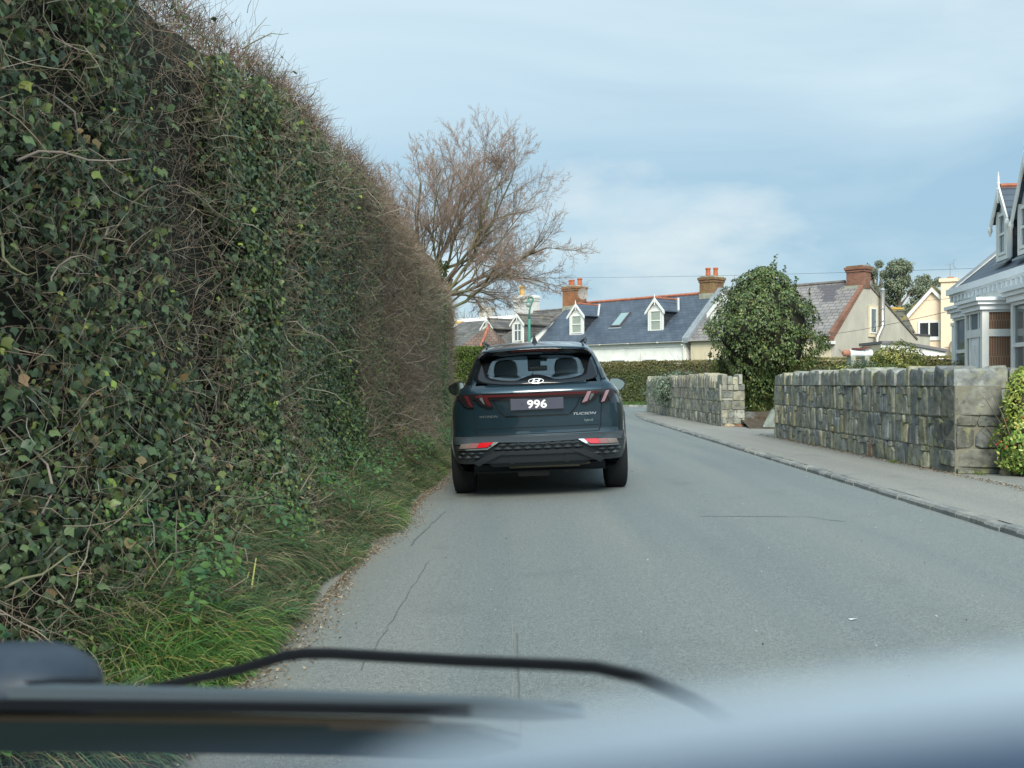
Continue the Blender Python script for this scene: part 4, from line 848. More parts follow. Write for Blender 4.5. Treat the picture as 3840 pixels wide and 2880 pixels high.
def aerial(name, x, y, z0, h, label, parent_rz=0, els=5, w=.55, tilt=.0):
    r = empty(name, (x, y, z0), parent_rz, label, 'aerial')
    MB().tube([(0, 0, 0), (tilt, 0, h)], .02, 6).build('mast', M['metal'], r)
    mb = MB(); mb.tube([(tilt-.38, 0, h-.08), (tilt+.25, 0, h+.0)], .012, 5)
    for i in range(els):
        t = i/(els-1); X = tilt-.30+.5*t; L_ = w*(.6+.4*t)
        for dz in (-.13, .13): mb.tube([(X, -L_*.3, h-.04+dz), (X+.05, L_*.3, h-.04+dz+.04)], .008, 4)
    for dz in (-1, 1): mb.tube([(tilt+.2, -.02, h+.0), (tilt+.34, 0, h+dz*.34)], .009, 4).tube([(tilt+.12, -.16, h+dz*.2), (tilt+.52, .16, h+dz*.32)], .008, 4)
    mb.build('aerial_array', M['metal'], r); return r

# ---- terrace of cottages --------------------------------------------------
T = Frame(10.53, 60.5, rad(47.5)); YR = 3.4; ZE = 3.90; ZR = 6.88; SL = (ZR-ZE)/YR
def cottage_white():
    u0, u1 = -13.2, 0; Ln = u1-u0; r = house('white_cottage', T, u0, 'white rendered cottage with blue slate roof, two gabled dormers and a skylight'); X = lambda px, v: T.u_at(px, v)-u0
    MB().prism([(0, -.3), (0, ZE-.08), (YR, ZR-.16), (2*YR, ZE-.08), (2*YR, -.3)], 0.02, Ln-.02, 'x').build('wall', M['render_white'], r)
    MB().box(.02, Ln-.02, -.05, -.002, ZE-.50, ZE-.16).build('fascia_band', M['white'], r)
    roof_slabs(r, 0, Ln-.12, 0, YR, 2*YR, ZE, ZR, ZE, M['slate'])
    MB().tube([(0.9, YR, ZR+.02), (Ln-.5, YR, ZR+.02)], .11, 6).build('ridge_tile', M['ridge_red'], r)
    gutter(r, 0, Ln-.05, -.28, ZE-.19, M['gutter'])
    # parapet covered in lead between this house and the next
    pp = MB(); pp.prism([(-.25, ZE-.30), (-.25, ZE+.02), (YR, ZR+.30), (YR+.3, ZR+.2), (YR+.3, ZR-.3)], Ln-.12, Ln+.34, 'x'); pp.build('party_parapet', M['lead'], r)
    xc = X(710, YR); chimney(r, xc-.52, xc+.52, YR-.40, YR+.75, ZR-.9, T.z_at(277, -.2, YR), M['brick_old'], [(xc-.22, YR+.1, .17, .60), (xc+.25, YR+.25, .16, .58)], cap=.16, base=ZR-.05)
    xl = X(574, YR); c = chimney(r, xl-.72, xl+.62, YR-.45, YR+.65, ZR-.7, T.z_at(287.5, -13, YR), M['brick'], [(xl-.15, YR, .17, .50), (xl+.38, YR+.2, .19, .58)], cap=.14, base=ZR-.15)
    x1 = X(656, .75); dormer(r, x1, 1.22, .75, T.z_at(332.5, -3, .75), 5.83, 6.52, SL, ZE, M['slate'], M['slate_dark'], M['ridge_red'], finial=.30)
    x2 = X(577, .75); dormer(r, x2, 1.30, .75, 4.47, 5.87, 6.56, SL, ZE, M['slate'], M['slate_dark'], M['ridge_red'], finial=.30)
    # lead saddles where dormer ridges meet the roof
    for xx in (x1, x2):
        mb = MB(); q_ = [(xx+t*.80, (6.62-t*.80*1.1-ZE)/SL-.10, 6.62-t*.80*1.1+.03) for t in (0, .33, .66, 1)]; mb.tube(q_, .085, 5); mb.build('lead_saddle', mat('pale_lead', (.50, .53, .54), .5), r)
    # skylight lying in the slope
    xs = X(624.5, 2.0); z0_, z1_ = 4.95, 5.85; ya = (z0_-ZE)/SL; yb_ = (z1_-ZE)/SL; nx = Vector((0, -SL, 1)).normalized()
    def slab(xa, xb, ya, yb, lo, hi, m, name, par):
        vs = []
        for o in (lo, hi):
            for x_, y_ in ((xa, ya), (xb, ya), (xb, yb), (xa, yb)):
                p = Vector((x_, y_, ZE+SL*y_))+nx*o; vs.append(p)
        return MB().add(vs, [(0, 3, 2, 1), (4, 5, 6, 7), (0, 1, 5, 4), (1, 2, 6, 5), (2, 3, 7, 6), (3, 0, 4, 7)]).build(name, m, par)
    f = slab(xs-.42, xs+.42, ya-.1, yb_, .0, .12, M['dark_gutter'], 'skylight', r); slab(xs-.34, xs+.34, ya-.02, yb_-.08, .12, .13, mat('skylight_glass', (.24, .36, .37), .08, spec=.9), 'pane', f)
    slab(xs-.55, xs+.55, ya-.22, ya-.11, .01, .03, M['lead'], 'flashing', r)
    for pa, pb in ((618, 628), (643.5, 658)):
        a, b = X(pa-7 if pa == 618 else pa, 0), X(pb-2 if pa == 618 else pb, 0); sash(r, a, b, 1.0, 2.72, -.01, M['white'], M['pane'], fw=.09, dy=.06)
    sash(r, 3.0, 4.1, 1.0, 2.70, -.01, M['white'], M['pane'], fw=.09, dy=.06)
    MB().tube([(X(641, -.1), -.09, 1.4), (X(641, -.1), -.09, 3.1)], .035, 6).build('vent_pipe', M['gutter'], r)
    MB().tube([(Ln-.12, -.10, .2), (Ln-.12, -.10, 3.4), (Ln-.12, -.28, 3.5)], .045, 6).build('downpipe', M['gutter'], r)
    return xl
cottage_white()
def satellite_dish(loc, rz, d, label):
    r = empty('satellite_dish', loc, rz, label, 'satellite dish'); n = 20; V = [(0, .10, 0)]; Fc = []
    for k in range(1, 4):
        for i in range(n):
            a = 2*math.pi*i/n; q = k/3; V.append((math.cos(a)*q*d/2, .10*(1-q*q), math.sin(a)*q*d/2))
    Fc = [(0, 1+i, 1+(i+1) % n) for i in range(n)]
    for k in range(2): Fc += [(1+k*n+i, 1+(k+1)*n+i, 1+(k+1)*n+(i+1) % n, 1+k*n+(i+1) % n) for i in range(n)]
    mb = MB().add(V, Fc); mb.add([(x, y+.025, z) for x, y, z in V], [f[::-1] for f in Fc]); mb.build('dish', mat('dish_paint', (.30, .27, .24), .6), r, smooth=True)
    MB().tube([(0, .1, -d*.4), (0, -.38, 0)], .012, 5).box(-.04, .04, -.44, -.34, -.03, .05).tube([(0, .1, 0), (0, .4, 0), (-.3, .45, 0)], .02, 5).build('bracket', M['metal'], r)
p = T.w(T.u_at(582, YR-.6), YR-.6); satellite_dish((p[0]+.05, p[1]-.3, T.z_at(295.5, -12.2, YR)), rad(20), .80, 'grey satellite dish on the side of the left brick chimney')
p = T.w(T.u_at(584.5, YR), YR); aerial('roof_aerial', p[0], p[1], T.z_at(296, -12.2, YR), .78, 'small television aerial on the brick chimney beside the satellite dish', rad(-30))
def house_patched():
    u1 = 9.86; r = house('grey_gable_house', T, 0, 'grey rendered house with patched pale slate roof, brick edged gable and steel flue'); X = lambda px, v: T.u_at(px, v)
    yb = 9.4; zb = T.z_at(337.6, u1, yb)
    MB().prism([(0, -.3), (0, ZE-.08), (YR, ZR-.14), (yb, zb-.14), (yb, -.3)], .36, u1-.02, 'x').build('wall', M['render_grey'], r)
    MB().box(.37, u1-.24, -.03, .3, -.3, ZE-.14).build('front_wall', M['render_cream'], r)
    roof_slabs(r, .36, u1-.22, 0, YR, yb, ZE, ZR, zb, M['slate_patch'])
    MB().tube([(.4, YR, ZR+.02), (u1-1.3, YR, ZR+.02)], .11, 6).build('ridge_tile', M['ridge_grey'], r)
    gutter(r, .4, u1-.1, -.26, ZE-.17, M['gutter'])
    # raised brick verge on the front slope, slim dark verge at the back
    MB().prism([(-.30, ZE-.52), (-.30, ZE-.02), (YR-.35, ZR-.22), (YR-.35, ZR-.42)], u1-.20, u1+.03, 'x').build('brick_verge', M['brick_red'], r)
    MB().prism([(YR+.3, ZR-.18), (yb+.1, zb-.08), (yb+.1, zb-.2), (YR+.3, ZR-.3)], u1-.3, u1+.05, 'x').build('rear_verge', M['ridge_grey'], r)
    MB().box(u1-.5, u1+.04, -.36, 0, ZE-.66, ZE-.50).build('eaves_block', M['white'], r)
    # chimney on the gable
    chimney(r, u1-1.0, u1+.03, YR-.42, YR+.38, ZR-.45, T.z_at(268, u1-.6, YR), M['brick_red'], [], cap=.13, capm=M['brick_old'])
    MB().box(u1-1.06, u1-.2, YR-.50, YR-.44, ZR-.75, ZR-.28).build('flashing', M['lead_green'], r)
    # patched darker slates
    dsp = mat('dark_slate_patch', (.11, .105, .115), .7); nx = Vector((0, -SL, 1)).normalized()
    def slate(xa, ya, n, k):
        for i in range(n):
            for j in range(k):
                x0 = xa+i*.42+(j % 2)*.21; y0 = ya-j*.2; vs = [Vector((a, b, ZE+SL*b))+nx*.012 for a, b in ((x0, y0), (x0+.40, y0), (x0+.40, y0+.19), (x0, y0+.19))]; MB().add(vs, [(0, 1, 2, 3)]).build('repair_slate', dsp, r)
    slate(u1-2.9, YR-.32, 4, 1); slate(u1-2.6, YR-.52, 3, 1); slate(u1-2.35, YR-.72, 2, 2); slate(u1-2.2, YR-1.12, 2, 2); slate(u1-2.6, .75, 3, 1); slate(1.0, YR-.9, 2, 1); slate(1.2, YR-1.9, 2, 1)
    # gable window (faces +x) with curtains, surround
    g = empty('gable_window_frame', (u1, 0, 0), 0); 
    ya, yb_ = T.v_at(886.2-18, u1), T.v_at(875, u1)
    a, b = T.v_at(869.5, u1), T.v_at(875.5, u1); za, zb_ = T.z_at(333.5, u1, (a+b)/2), T.z_at(308, u1, (a+b)/2)
    bpy.data.objects.remove(g)
    MB().box(u1, u1+.05, a-.15, b+.22, za-.2, zb_+.14).build('window_surround', M['render_cream'], r)
    w_ = MB().box(u1+.05, u1+.09, a, b, za, za+.07).box(u1+.05, u1+.09, a, b, zb_-.07, zb_).box(u1+.05, u1+.09, a, a+.06, za+.07, zb_-.07).box(u1+.05, u1+.09, b-.06, b, za+.07, zb_-.07).build('window', M['white'], r)
    MB().box(u1+.051, u1+.07, a+.05, b-.05, za+.05, zb_-.05).build('pane', M['pane'], w_)
    # flue pipe
    vf = T.v_at(882.5, u1+.25); X0 = u1+.25; zt = T.z_at(290.5, u1, vf); zm = T.z_at(326.5, u1, vf); zk = T.z_at(338, u1, vf-.5)
    MB().tube([(X0, vf, zt), (X0, vf, zm), (X0, vf-.62, zk), (X0, vf-.62, 1.2)], .13, 10).build('flue_pipe', M['steel'], r, smooth=True)
    for a_, b_, q_ in ((zt-.02, zt+.12, [.15, .10]), (zm+.25, zm+.32, .15), (zm+.95, zm+1.0, .145)): MB().tube([(X0, vf, a_), (X0, vf, b_)], q_, 10).build('flue_collar', M['metal'], r)
    # low lean-to with a grey edged roof at the back
    va, vb = T.v_at(884, u1+.5), T.v_at(944, u1+3.2)
    z1, z2 = T.z_at(341, u1+.5, va), T.z_at(349, u1+3.2, vb)
    # porch like flat part behind
    MB().box(u1-1.6, u1+.1, yb, yb+1.5, -.3, T.z_at(334.3, u1, yb+.8)-.1).build('rear_block', M['render_grey'], r)
    MB().box(u1-1.65, u1+.16, yb-.02, yb+1.55, T.z_at(334.3, u1, yb+.8)-.1, T.z_at(334.3, u1, yb+.8)).build('rear_block_roof', M['dark_gutter'], r)
    # dormer half hidden behind the camellia
    dormer(r, X(724, .9), 1.9, .9, 4.55, 5.5, 6.45, SL, ZE, M['slate_patch'], M['slate_dark'], M['ridge_grey'], finial=.1, board=.2)
    sash(r, 1.6, 2.7, 1.0, 2.6, -.04, M['white'], M['pane'], fw=.09); sash(r, 5.6, 6.7, 1.0, 2.6, -.04, M['white'], M['pane'], fw=.09)
    # thin old cable on the gable wall
    MB().tube([(u1+.03, .4, 3.0), (u1+.03, 1.6, 2.2)], .012, 4).build('wall_cable', M['wire'], r)
house_patched()
def lean_to():
    Y = 50.0; a = pt(882, 341, Y); b = pt(900, 341, Y); c = pt(946.5, 349.2, Y); d_ = 3.2; r = empty('outbuilding', (a.x, Y, 0), 0, 'low cream outbuilding with a grey edged shallow roof beside the grey gable', 'outbuilding')
    pts = [(0, -.2), (0, a.z-.16), (b.x-a.x, b.z-.16), (c.x-a.x-.12, c.z-.26), (c.x-a.x-.12, -.2)]
    MB().prism(pts, .05, d_, 'y').build('wall', M['render_cream'], r)
    MB().prism([(-.05, a.z-.14), (b.x-a.x, b.z-.14), (c.x-a.x, c.z-.14), (c.x-a.x, c.z), (b.x-a.x, b.z), (-.05, a.z)], -.12, d_, 'y').build('roof_edge', mat('felt_edge', (.17, .165, .17), .7), r)
    MB().prism([(-.05, a.z-.45), (b.x-a.x, b.z-.45), (c.x-a.x-.05, c.z-.55), (c.x-a.x-.05, c.z-.145), (b.x-a.x, b.z-.145), (-.05, a.z-.145)], .0, .045, 'y').build('fascia', M['render_white'], r)
    MB().tube([(c.x-a.x-.1, -.04, c.z-.4), (c.x-a.x-.1, -.04, .2)], .04, 6).build('downpipe', M['dark_gutter'], r)
lean_to()
def white_boat():   # tarpaulined pale hull with a rusty round end, lying against the gable
    Y = 46.2; a = pt(842.5, 351, Y); b = pt(873, 351, Y); L_ = b.x-a.x; r = empty('oil_tank', (a.x, Y, 0), 0, 'pale horizontal tank with rusty round end in front of the grey gable', 'oil tank')
    n = 16; zc = a.z-.10; R = .17
    MB().tube([(.30, 0, zc), (L_, .25, zc)], R, n).build('tank', M['whiteblue'], r, smooth=False)
    MB().tube([(0.0, -.03, zc), (.06, -.02, zc), (.30, 0, zc)], [R*.55, R*.85, R*1.02], n).build('rusty_end', mat('rust', (.36, .17, .11), .9, noise=.3, nscale=6), r)
    MB().box(.40, .9, -.12, .2, zc+R-.02, zc+R+.02).box(.5, 1.1, -.14, .2, zc+R+.025, zc+R+.07).box(.95, 1.3, -.1, .2, zc+R+.075, zc+R+.12).build('planks', mat('dark_red_plank', (.15, .06, .06), .8), r)
    MB().box(.3, .5, -.3, .3, -.1, zc-R*.8).box(L_-.4, L_-.2, -.1, .5, -.1, zc-R*.8).build('cradle', M['lead_green'], r)
white_boat()
# ---- forward standing grey slate cottage left of the white one
def cottage_grey():
    u1 = -13.25; u0 = -24.5; r = house('grey_slate_cottage', T, u0, 'cottage with old grey slate roof, white gable and two white casement dormers'); Ln = u1-u0; X = lambda px, v: T.u_at(px, v)-u0
    ye = -2.3; ze = 3.45; zr = 6.55; s = (zr-ze)/(YR-ye); xs = X(527, YR)
    MB().prism([(ye, -.3), (ye, ze-.1), (YR, zr-.14), (2*YR+1, 3.6), (2*YR+1, -.3)], 0, Ln, 'x').build('wall', M['render_white'], r)
    roof_slabs(r, xs-.7, Ln-.10, ye, YR, 2*YR+1, ze, zr, 3.7, M['slate_old'])
    roof_slabs(r, 0, xs-.75, ye, YR-.7, 2*YR+1, ze-.02, zr-.45, 3.7, M['slate_old'], name='lower_roof')
    MB().prism([(ye-.2, ze-.18), (ye-.2, ze+.0), (YR, zr+.08), (YR, zr-.08)], Ln-.12, Ln+.08, 'x').build('verge', M['ridge_grey'], r)
    MB().tube([(xs, YR, zr+.02), (Ln-.3, YR, zr+.02)], .09, 6).build('ridge_tile', M['ridge_grey'], r)
    # white painted stacks: left with a buff pot, right one behind the brick chimney
    zt = H+(384-297)/F*T.w(u0+xs, YR)[1]
    c = chimney(r, xs-1.0, xs+.75, YR-.5, YR+.6, zr-1.6, zt, M['brick_white'], [(xs-.55, YR, .24, .82)], cap=.16, potm=M['pot_yellow'], capm=M['brick_white'])
    # dentil course under the cap
    mb = MB()
    for i in range(8): mb.box(xs-1.0+i*.225+.02, xs-1.0+i*.225+.13, YR-.62, YR-.5, zt-.42, zt-.30)
    mb.build('dentils', M['brick_white'], c)
    xr = Ln-.1; zt2 = H+(384-288.5)/F*T.w(u1, YR)[1]
    chimney(r, xr-.55, xr+.05, YR+.1, YR+1.2, zr-.8, zt2, M['brick_white'], [(xr-.15, YR+.5, .17, .62)], cap=.10, capm=M['brick_white'])
    # dormers with casements
    for px0, px1, top, bot in ((514, 522.5, 314, 343), (484.5, 491, 318.5, 347)):
        vf = -1.2; a, b = X(px0, vf), X(px1, vf); Yd = T.w(u0+(a+b)/2, vf)[1]; za = H+(384-top)/F*Yd; zb = H+(384-bot)/F*Yd
        dormer(r, (a+b)/2, max(b-a, .8)+.25, vf, zb, za-.62, za-.05, s, ze-s*ye, M['slate_old'], M['slate_old'], M['ridge_grey'], finial=.12, board=.09, pm=M['pane'], cols=2, casement=True)
    return r
cottage_grey()
p = T.w(T.u_at(560, YR+1.3), YR+1.3); aerial('roof_aerial', p[0], p[1], H+(384-297)/F*p[1], 2.15, 'tall television aerial mast on the white chimney stack left of the brick chimney', rad(-20), els=4, w=.8, tilt=-.04)
def red_hip_roof():
    Y = 66; r = empty('red_roofed_annexe', (pt(455, 346, Y).x, Y, 0), 0, 'low building with reddish brown tiled hipped roof at the left of the grey cottage', 'outbuilding'); P0 = pt(455, 346, Y)
    a = (0, 0, 3.35); ap = pt(489, 325, Y+2.5); ap = (ap.x-P0.x, 2.5, ap.z); c = (3.4, -1.8, 3.0); e = (4.2, 3, 3.5)
    mb = MB(); mb.add([a, c, ap, (0, 5, 3.35), (4.0, 5, 3.35)], [(0, 1, 2), (0, 2, 3), (3, 2, 4), (1, 4, 2)]); mb.build('roof', M['tile_red'], r)
    MB().tube([(1.6, -1.0, 3.22), ap], .10, 6).build('hip_tile', M['ridge_red'], r)
    MB().prism([(0.1, 0.05), (3.4, -1.7), (3.9, 4.9), (.1, 4.9)], -.2, 3.3, 'z').build('wall', M['render_white'], r)
red_hip_roof()
def far_white_building():
    Y = 92; a = pt(440, 321, Y); b = pt(492, 321, Y); r = empty('white_building', (a.x, Y, 0), 0, 'large pale rendered building with a yellow parapet band far left behind the cottages', 'building'); w_ = b.x-a.x
    MB().box(0, w_, 0, 8, -.2, a.z-.25).build('wall', M['render_white'], r); MB().box(-.05, w_+.05, -.08, 8, a.z-.25, a.z).build('parapet_band', mat('ochre_band', (.62, .42, .18), .8), r)
    MB().box(-.05, w_+.05, -.04, 8, a.z, a.z+.22).build('parapet', M['white'], r)
    c0, c1 = pt(479.5, 321, Y+2).x-a.x, pt(494, 321, Y+2).x-a.x; chimney(r, c0, c1-.0, 2, 3.4, a.z-.3, H+(384-307.5)/F*(Y+2), M['stone_pale'], [], cap=.18, capm=M['stone_pale'])
    return r
far_white_building()
def yellow_house():
    Y = 72; r = empty('yellow_house', (pt(904, 324, Y).x, Y+1.1, 0), -rad(30), 'peach yellow gabled house with white bargeboards, a double window and tall yellow chimney', 'house'); P0 = pt(904, 324, Y); ap = pt(936.3, 286.6, Y)
    hw = ap.x-P0.x; s = (ap.z-P0.z)/hw; W_ = hw+.6; xc = hw; zl = ap.z-s*W_
    MB().prism([(xc-W_+.25, -.2), (xc-W_+.25, zl+.1), (xc, ap.z-.15), (xc+W_-.25, zl+.1), (xc+W_-.25, -.2)], 0, 7, 'y').build('wall', M['render_yellow'], r)
    for sg in (-1, 1):
        MB().prism([(xc, ap.z), (xc+sg*W_, zl), (xc+sg*W_, zl-.38), (xc, ap.z-.38)], -.25, -.12, 'y').build('bargeboard', M['white'], r)
        MB().prism([(xc, ap.z+.10), (xc+sg*(W_+.1), zl+.02), (xc+sg*(W_+.1), zl-.1), (xc, ap.z-.02)], -.3 if sg < 0 else -.29, 7, 'y').build('roof', M['slate_mossy'], r)
    x0, x1 = pt(947, 0, Y-.3).x-P0.x, pt(961, 0, Y-.3).x-P0.x; zt = pt(0, 279.5, Y-.3).z
    c = MB().box(x0, x1, -.6, .8, -.2, zt-.25).box(x0-.12, x1+.12, -.72, .92, zt-.25, zt).build('chimney', M['render_yellow'], r)
    MB().box(x0+.35, x0+.75, -.1, .3, zt+.002, zt+.14).build('chimney_pot', M['pot_red'], c)
    w0, w1, z0, z1 = pt(923, 0, Y).x-P0.x, pt(943.8, 0, Y).x-P0.x, pt(0, 338.5, Y).z, pt(0, 321, Y).z
    sash(r, w0, w1, z0, z1, -.02, M['white'], M['pane_dark'], bars=False, cols=2, fw=.13)
    MB().box(w0-.1, w1+.1, -.10, 0, z0-.14, z0-.005).build('window_sill', M['white'], r)
    return P0, x0, zt
P0, x0, zt = yellow_house()
satellite_dish((pt(955.5, 0, 70).x, 70.4, pt(0, 347, 70).z), rad(35), .9, 'dark satellite dish at the base of the yellow house wall')
aerial('roof_aerial', P0.x+.866*(x0+.55), 73.1-.5*(x0+.5), zt+.1, 1.0, 'television aerial on the tall yellow chimney', 0, els=4, w=.6)
def mossy_roof():
    Y = 66; a = pt(886, 308.5, Y); b = pt(903.5, 309, Y); c = pt(909, 324, Y-2.2); r = empty('moss_roofed_shed', (a.x, Y, 0), 0, 'small building with mossy orange topped slate roof between the grey and yellow houses', 'outbuilding'); X = lambda v: v.x-a.x
    MB().add([(0, 0, a.z), (X(b), 0, b.z), (X(c)+.3, -2.4, c.z-.5), (-.6, -2.4, c.z-.5), (0, .1, a.z-.15), (X(b), .1, b.z-.15), (X(c)+.3, -2.3, c.z-.62), (-.6, -2.3, c.z-.62)], [(0, 1, 2, 3), (4, 5, 6, 7), (0, 1, 5, 4), (1, 2, 6, 5), (2, 3, 7, 6), (3, 0, 4, 7)]).build('roof', M['slate_mossy'], r)
    MB().tube([(0, 0, a.z), (X(b), 0, b.z)], .10, 6).build('ridge_tile', mat('orange_lichen', (.50, .31, .06), .9), r)
    MB().box(-.3, X(b), -2.1, 2, -.2, c.z-.5).build('wall', M['render_grey'], r)
mossy_roof()

# ---- white house at the right edge ---------------------------------------
def villa():
    Q = Frame(13.7, 31.0, math.atan2(.989, -.148)); r = house('white_villa', Q, 0, 'ornate white house with bracketed eaves, glazed porch, bay windows and tall gabled dormers'); Wt = M['whiteblue']
    zE = 4.09; Ln = 12.5; sl = .84; YRv = 4.6; zR = zE+sl*YRv
    MB().prism([(0, -.2), (0, zE-.10), (YRv, zR-.12), (2*YRv, zE-.1), (2*YRv, -.2)], 0, Ln, 'x').build('wall', M['render_white'], r)
    roof_slabs(r, -.02, Ln, 0, YRv, 2*YRv, zE, zR, zE, M['slate'], ov=.13)
    MB().prism([(-.12, zE-.20), (-.12, zE-.02), (YRv, zR+.14), (YRv, zR)], -.16, .10, 'x').build('verge', M['lead'], r)
    MB().prism([(-.1, zE-.05), (YRv, zR+.02), (YRv, zR+.05), (-.1, zE-.02)], .42, .50, 'x').build('verge_flashing', M['white'], r)
    # eaves gutter, brackets, string course
    MB().box(.0, Ln, -.24, -.14, zE-.24, zE-.06).box(.0, Ln, -.14, -.02, zE-.30, zE-.24).build('eaves_gutter', Wt, r)
    br = MB().box(0, .10, -.16, -.01, zE-.46, zE-.305).build('eaves_bracket', Wt, r); br.location.x = .15
    for k in range(1, 34): b2 = br.copy(); COL.objects.link(b2); b2.location.x = .15+k*.36
    MB().box(0, Ln, -.05, 0, zE-1.02, zE-.94).box(0, Ln, -.03, 0, zE-.90, zE-.85).build('string_course', Wt, r)
    def cornice(parent, x0, x1, y0, z, h=.34, ov=.22, y1=0):
        mb = MB()
        for i, (o, a, b) in enumerate(((ov, .72, 1), (ov*.7, .42, .72), (ov*.35, .0, .42))): mb.box(x0-o, x1+o, y0-o, y1-.001*i, z-h+h*a, z-h+h*b)
        return mb.build('cornice', Wt, parent)
    def bay(x0, x1, y0, top, zw0, zw1, zt0):
        b = MB().box(x0, x1, y0, 0, -.2, zw0).box(x0, x1, y0, 0, zw1, top-.30).build('bay_window', Wt, r)
        mb = MB()
        for xs in (x0, x1-.14, (x0+x1)/2-.09): mb.box(xs, xs+(.14 if xs != (x0+x1)/2-.09 else .18), y0, y0+.14, zw0, zw1)
        for xs in (x0, x1-.14): mb.box(xs, xs+.14, -.12, 0, zw0, zw1)
        mb.box(x0+.001, x1-.001, y0+.02, y0+.08, zt0-.05, zt0+.05).box(x1-.09, x1-.02, y0+.14, -.12, zt0-.05, zt0+.05); mb.build('bay_frame', M['white'], b)
        MB().box(x0+.05, x1-.05, y0+.06, y0+.07, zw0, zw1).build('pane', M['pane'], b); MB().box(x1-.06, x1-.05, y0+.14, -.12, zw0, zw1).build('pane', M['pane'], b)
        cornice(b, x0, x1, y0, top)
    bay(2.0, 4.4, -.55, 3.36, 1.2, 2.95, 2.05); bay(7.0, 9.4, -.62, 3.42, 1.15, 3.0, 2.05)
    # glazed porch
    x0, x1, y0, zt = 5.05, 6.5, -1.12, 3.26
    pr = MB().box(x0, x1, y0, 0, zt-.36, zt-.20).build('porch', Wt, r); cornice(pr, x0, x1, y0, zt, h=.30, ov=.20)
    mb = MB()
    for xs, w in ((x0, .12), (x1-.16, .16)):
        for ys in (y0, -.16): mb.box(xs, xs+w, ys, ys+.16, -.1, zt-.36)
    for xs in (x0+.30, x1-.42): mb.box(xs, xs+.08, y0+.02, y0+.10, -.1, zt-.36)
    mb.box(x0+.12, x1-.16, y0+.015, y0+.12, 2.30, 2.50).box(x1-.13, x1-.02, y0+.16, -.16, 2.30, 2.48).box(x1-.13, x1-.02, y0+.16, -.16, -.1, .5)
    mb.build('porch_frame', M['white'], pr)
    dr = MB().box(x0+.40, x1-.44, y0+.05, y0+.09, -.1, 2.30).build('door', Wt, pr)
    MB().box(x0+.52, x0+.62, y0+.03, y0+.05, .3, 2.1).box(x0+.72, x0+.82, y0+.03, y0+.05, .3, 2.1).build('door_panel', M['white'], dr)
    MB().box(x1-.08, x1-.06, y0+.16, -.16, .5, 2.30).build('porch_blind', M['bamboo'], pr); MB().box(x1-.08, x1-.06, y0+.16, -.16, 2.48, zt-.36).build('porch_blind', M['bamboo'], pr)
    MB().box(x0+.12, x0+.30, y0+.06, y0+.07, .2, zt-.36).box(x1-.34, x1-.16, y0+.06, y0+.07, .2, zt-.36).box(x0+.38, x1-.42, y0+.06, y0+.07, 2.5, zt-.36).build('porch_glass', M['pane'], pr)
    # small garden wall end at the far side
    MB().box(1.0, 1.35, -.34, -.06, -.2, 2.85).box(.97, 1.38, -.37, -.06, 2.85, 2.95).build('garden_wall_pier', M['render_white'], r)
    for k_ in range(2):
        if k_ == 0: xc, w, yf, zb, ze, za, fin = 3.5, .92, .35, 4.57, 5.88, 6.52, .42
        else: xc, w, yf, zb, ze, za, fin = 5.85, 1.60, .25, 4.50, 5.75, 7.0, .42
        dormer(r, xc, w, yf, zb, ze, za, sl, zE, M['slate'], M['slate_dark'], M['ridge_red'] if k_ == 0 else None, finial=fin, board=.15, wm=M['white'], pm=M['pane'], ov=.26)
        # hanging drops at the feet of the bargeboards
        mb = MB()
        for sg in (-1, 1): mb.lathe([(.02, 0), (.06, -.06), (.07, -.14), (.04, -.22), (.01, -.30)], xc+sg*(w/2+.24), yf-.15, ze-(za-ze)/(w/2)*.24+.02, 8)
        mb.build('drop_ornament', M['white'], r)
villa()

# ---- overhead cables -------------------------------------------------------
def cable(name, a, b, sag, r_, label):
    pts = []; 
    for i in range(25):
        t = i/24; p = a.lerp(b, t); p.z -= sag*4*t*(1-t); pts.append(p)
    c = a.copy(); o = MB().tube([p-c for p in pts], r_, 4).build(name, M['wire'], None); o.location = c; tag(o, label, 'cable'); return o
cable('overhead_cable', pt(430, 277, 58), pt(985, 268, 31.2), .15, .005, 'long thin black cable stretched across the sky above the cottages')
cable('overhead_cable', pt(815, 336, 52.5), pt(956, 309.5, 31), .1, .009, 'thin cable slanting from the grey gable house down to the white villa')
cable('overhead_cable', pt(921, 300, 71), pt(960, 297, 31), .05, .008, 'short thin cable between the yellow house gable and the white villa')

# ---- street lamp ------------------------------------------------------------
def street_lamp():
    Y = 48.0; x = pt(529.3, 0, Y).x; r = empty('street_lamp', (x, Y, .0), 0, 'green lamp post with a curved top and hanging lantern behind the car', 'street lamp')
    z = lambda py: H+(384-py)/F*Y; P = lambda px, py: (pt(px, py, Y).x-x, 0, z(py))
    MB().tube([(0, 0, 0), (0, 0, z(345)), (0.0, 0, z(320)), (0, 0, z(319))], [.085, .075, .07, .05], 10).build('lower_post', M['green_paint'], r, smooth=True)
    pts = [P(529.3, 319), P(529.6, 310), P(531, 305), P(533, 300.5), P(533, 298.6), P(531.6, 297.2), P(529.5, 296.8), P(528.5, 297.6), P(528.4, 298.6)]
    MB().tube(pts, [.05, .045, .042, .04, .038, .036, .035, .035, .035], 8).build('swan_neck', M['green_paint'], r, smooth=True)
    hd = empty('lantern', (P(528.4, 298.6)), 0); hd.parent = r
    MB().lathe([(.03, .0), (.05, -.06), (.07, -.12), (.12, -.17), (.13, -.20)], 0, 0, 0, 12).build('hood', M['green_paint'], hd, smooth=True)
    MB().lathe([(.12, -.20), (.13, -.30), (.10, -.38), (.05, -.42)], 0, 0, 0, 12).build('lamp_bowl', M['lamp_glass'], hd, smooth=True)
street_lamp()

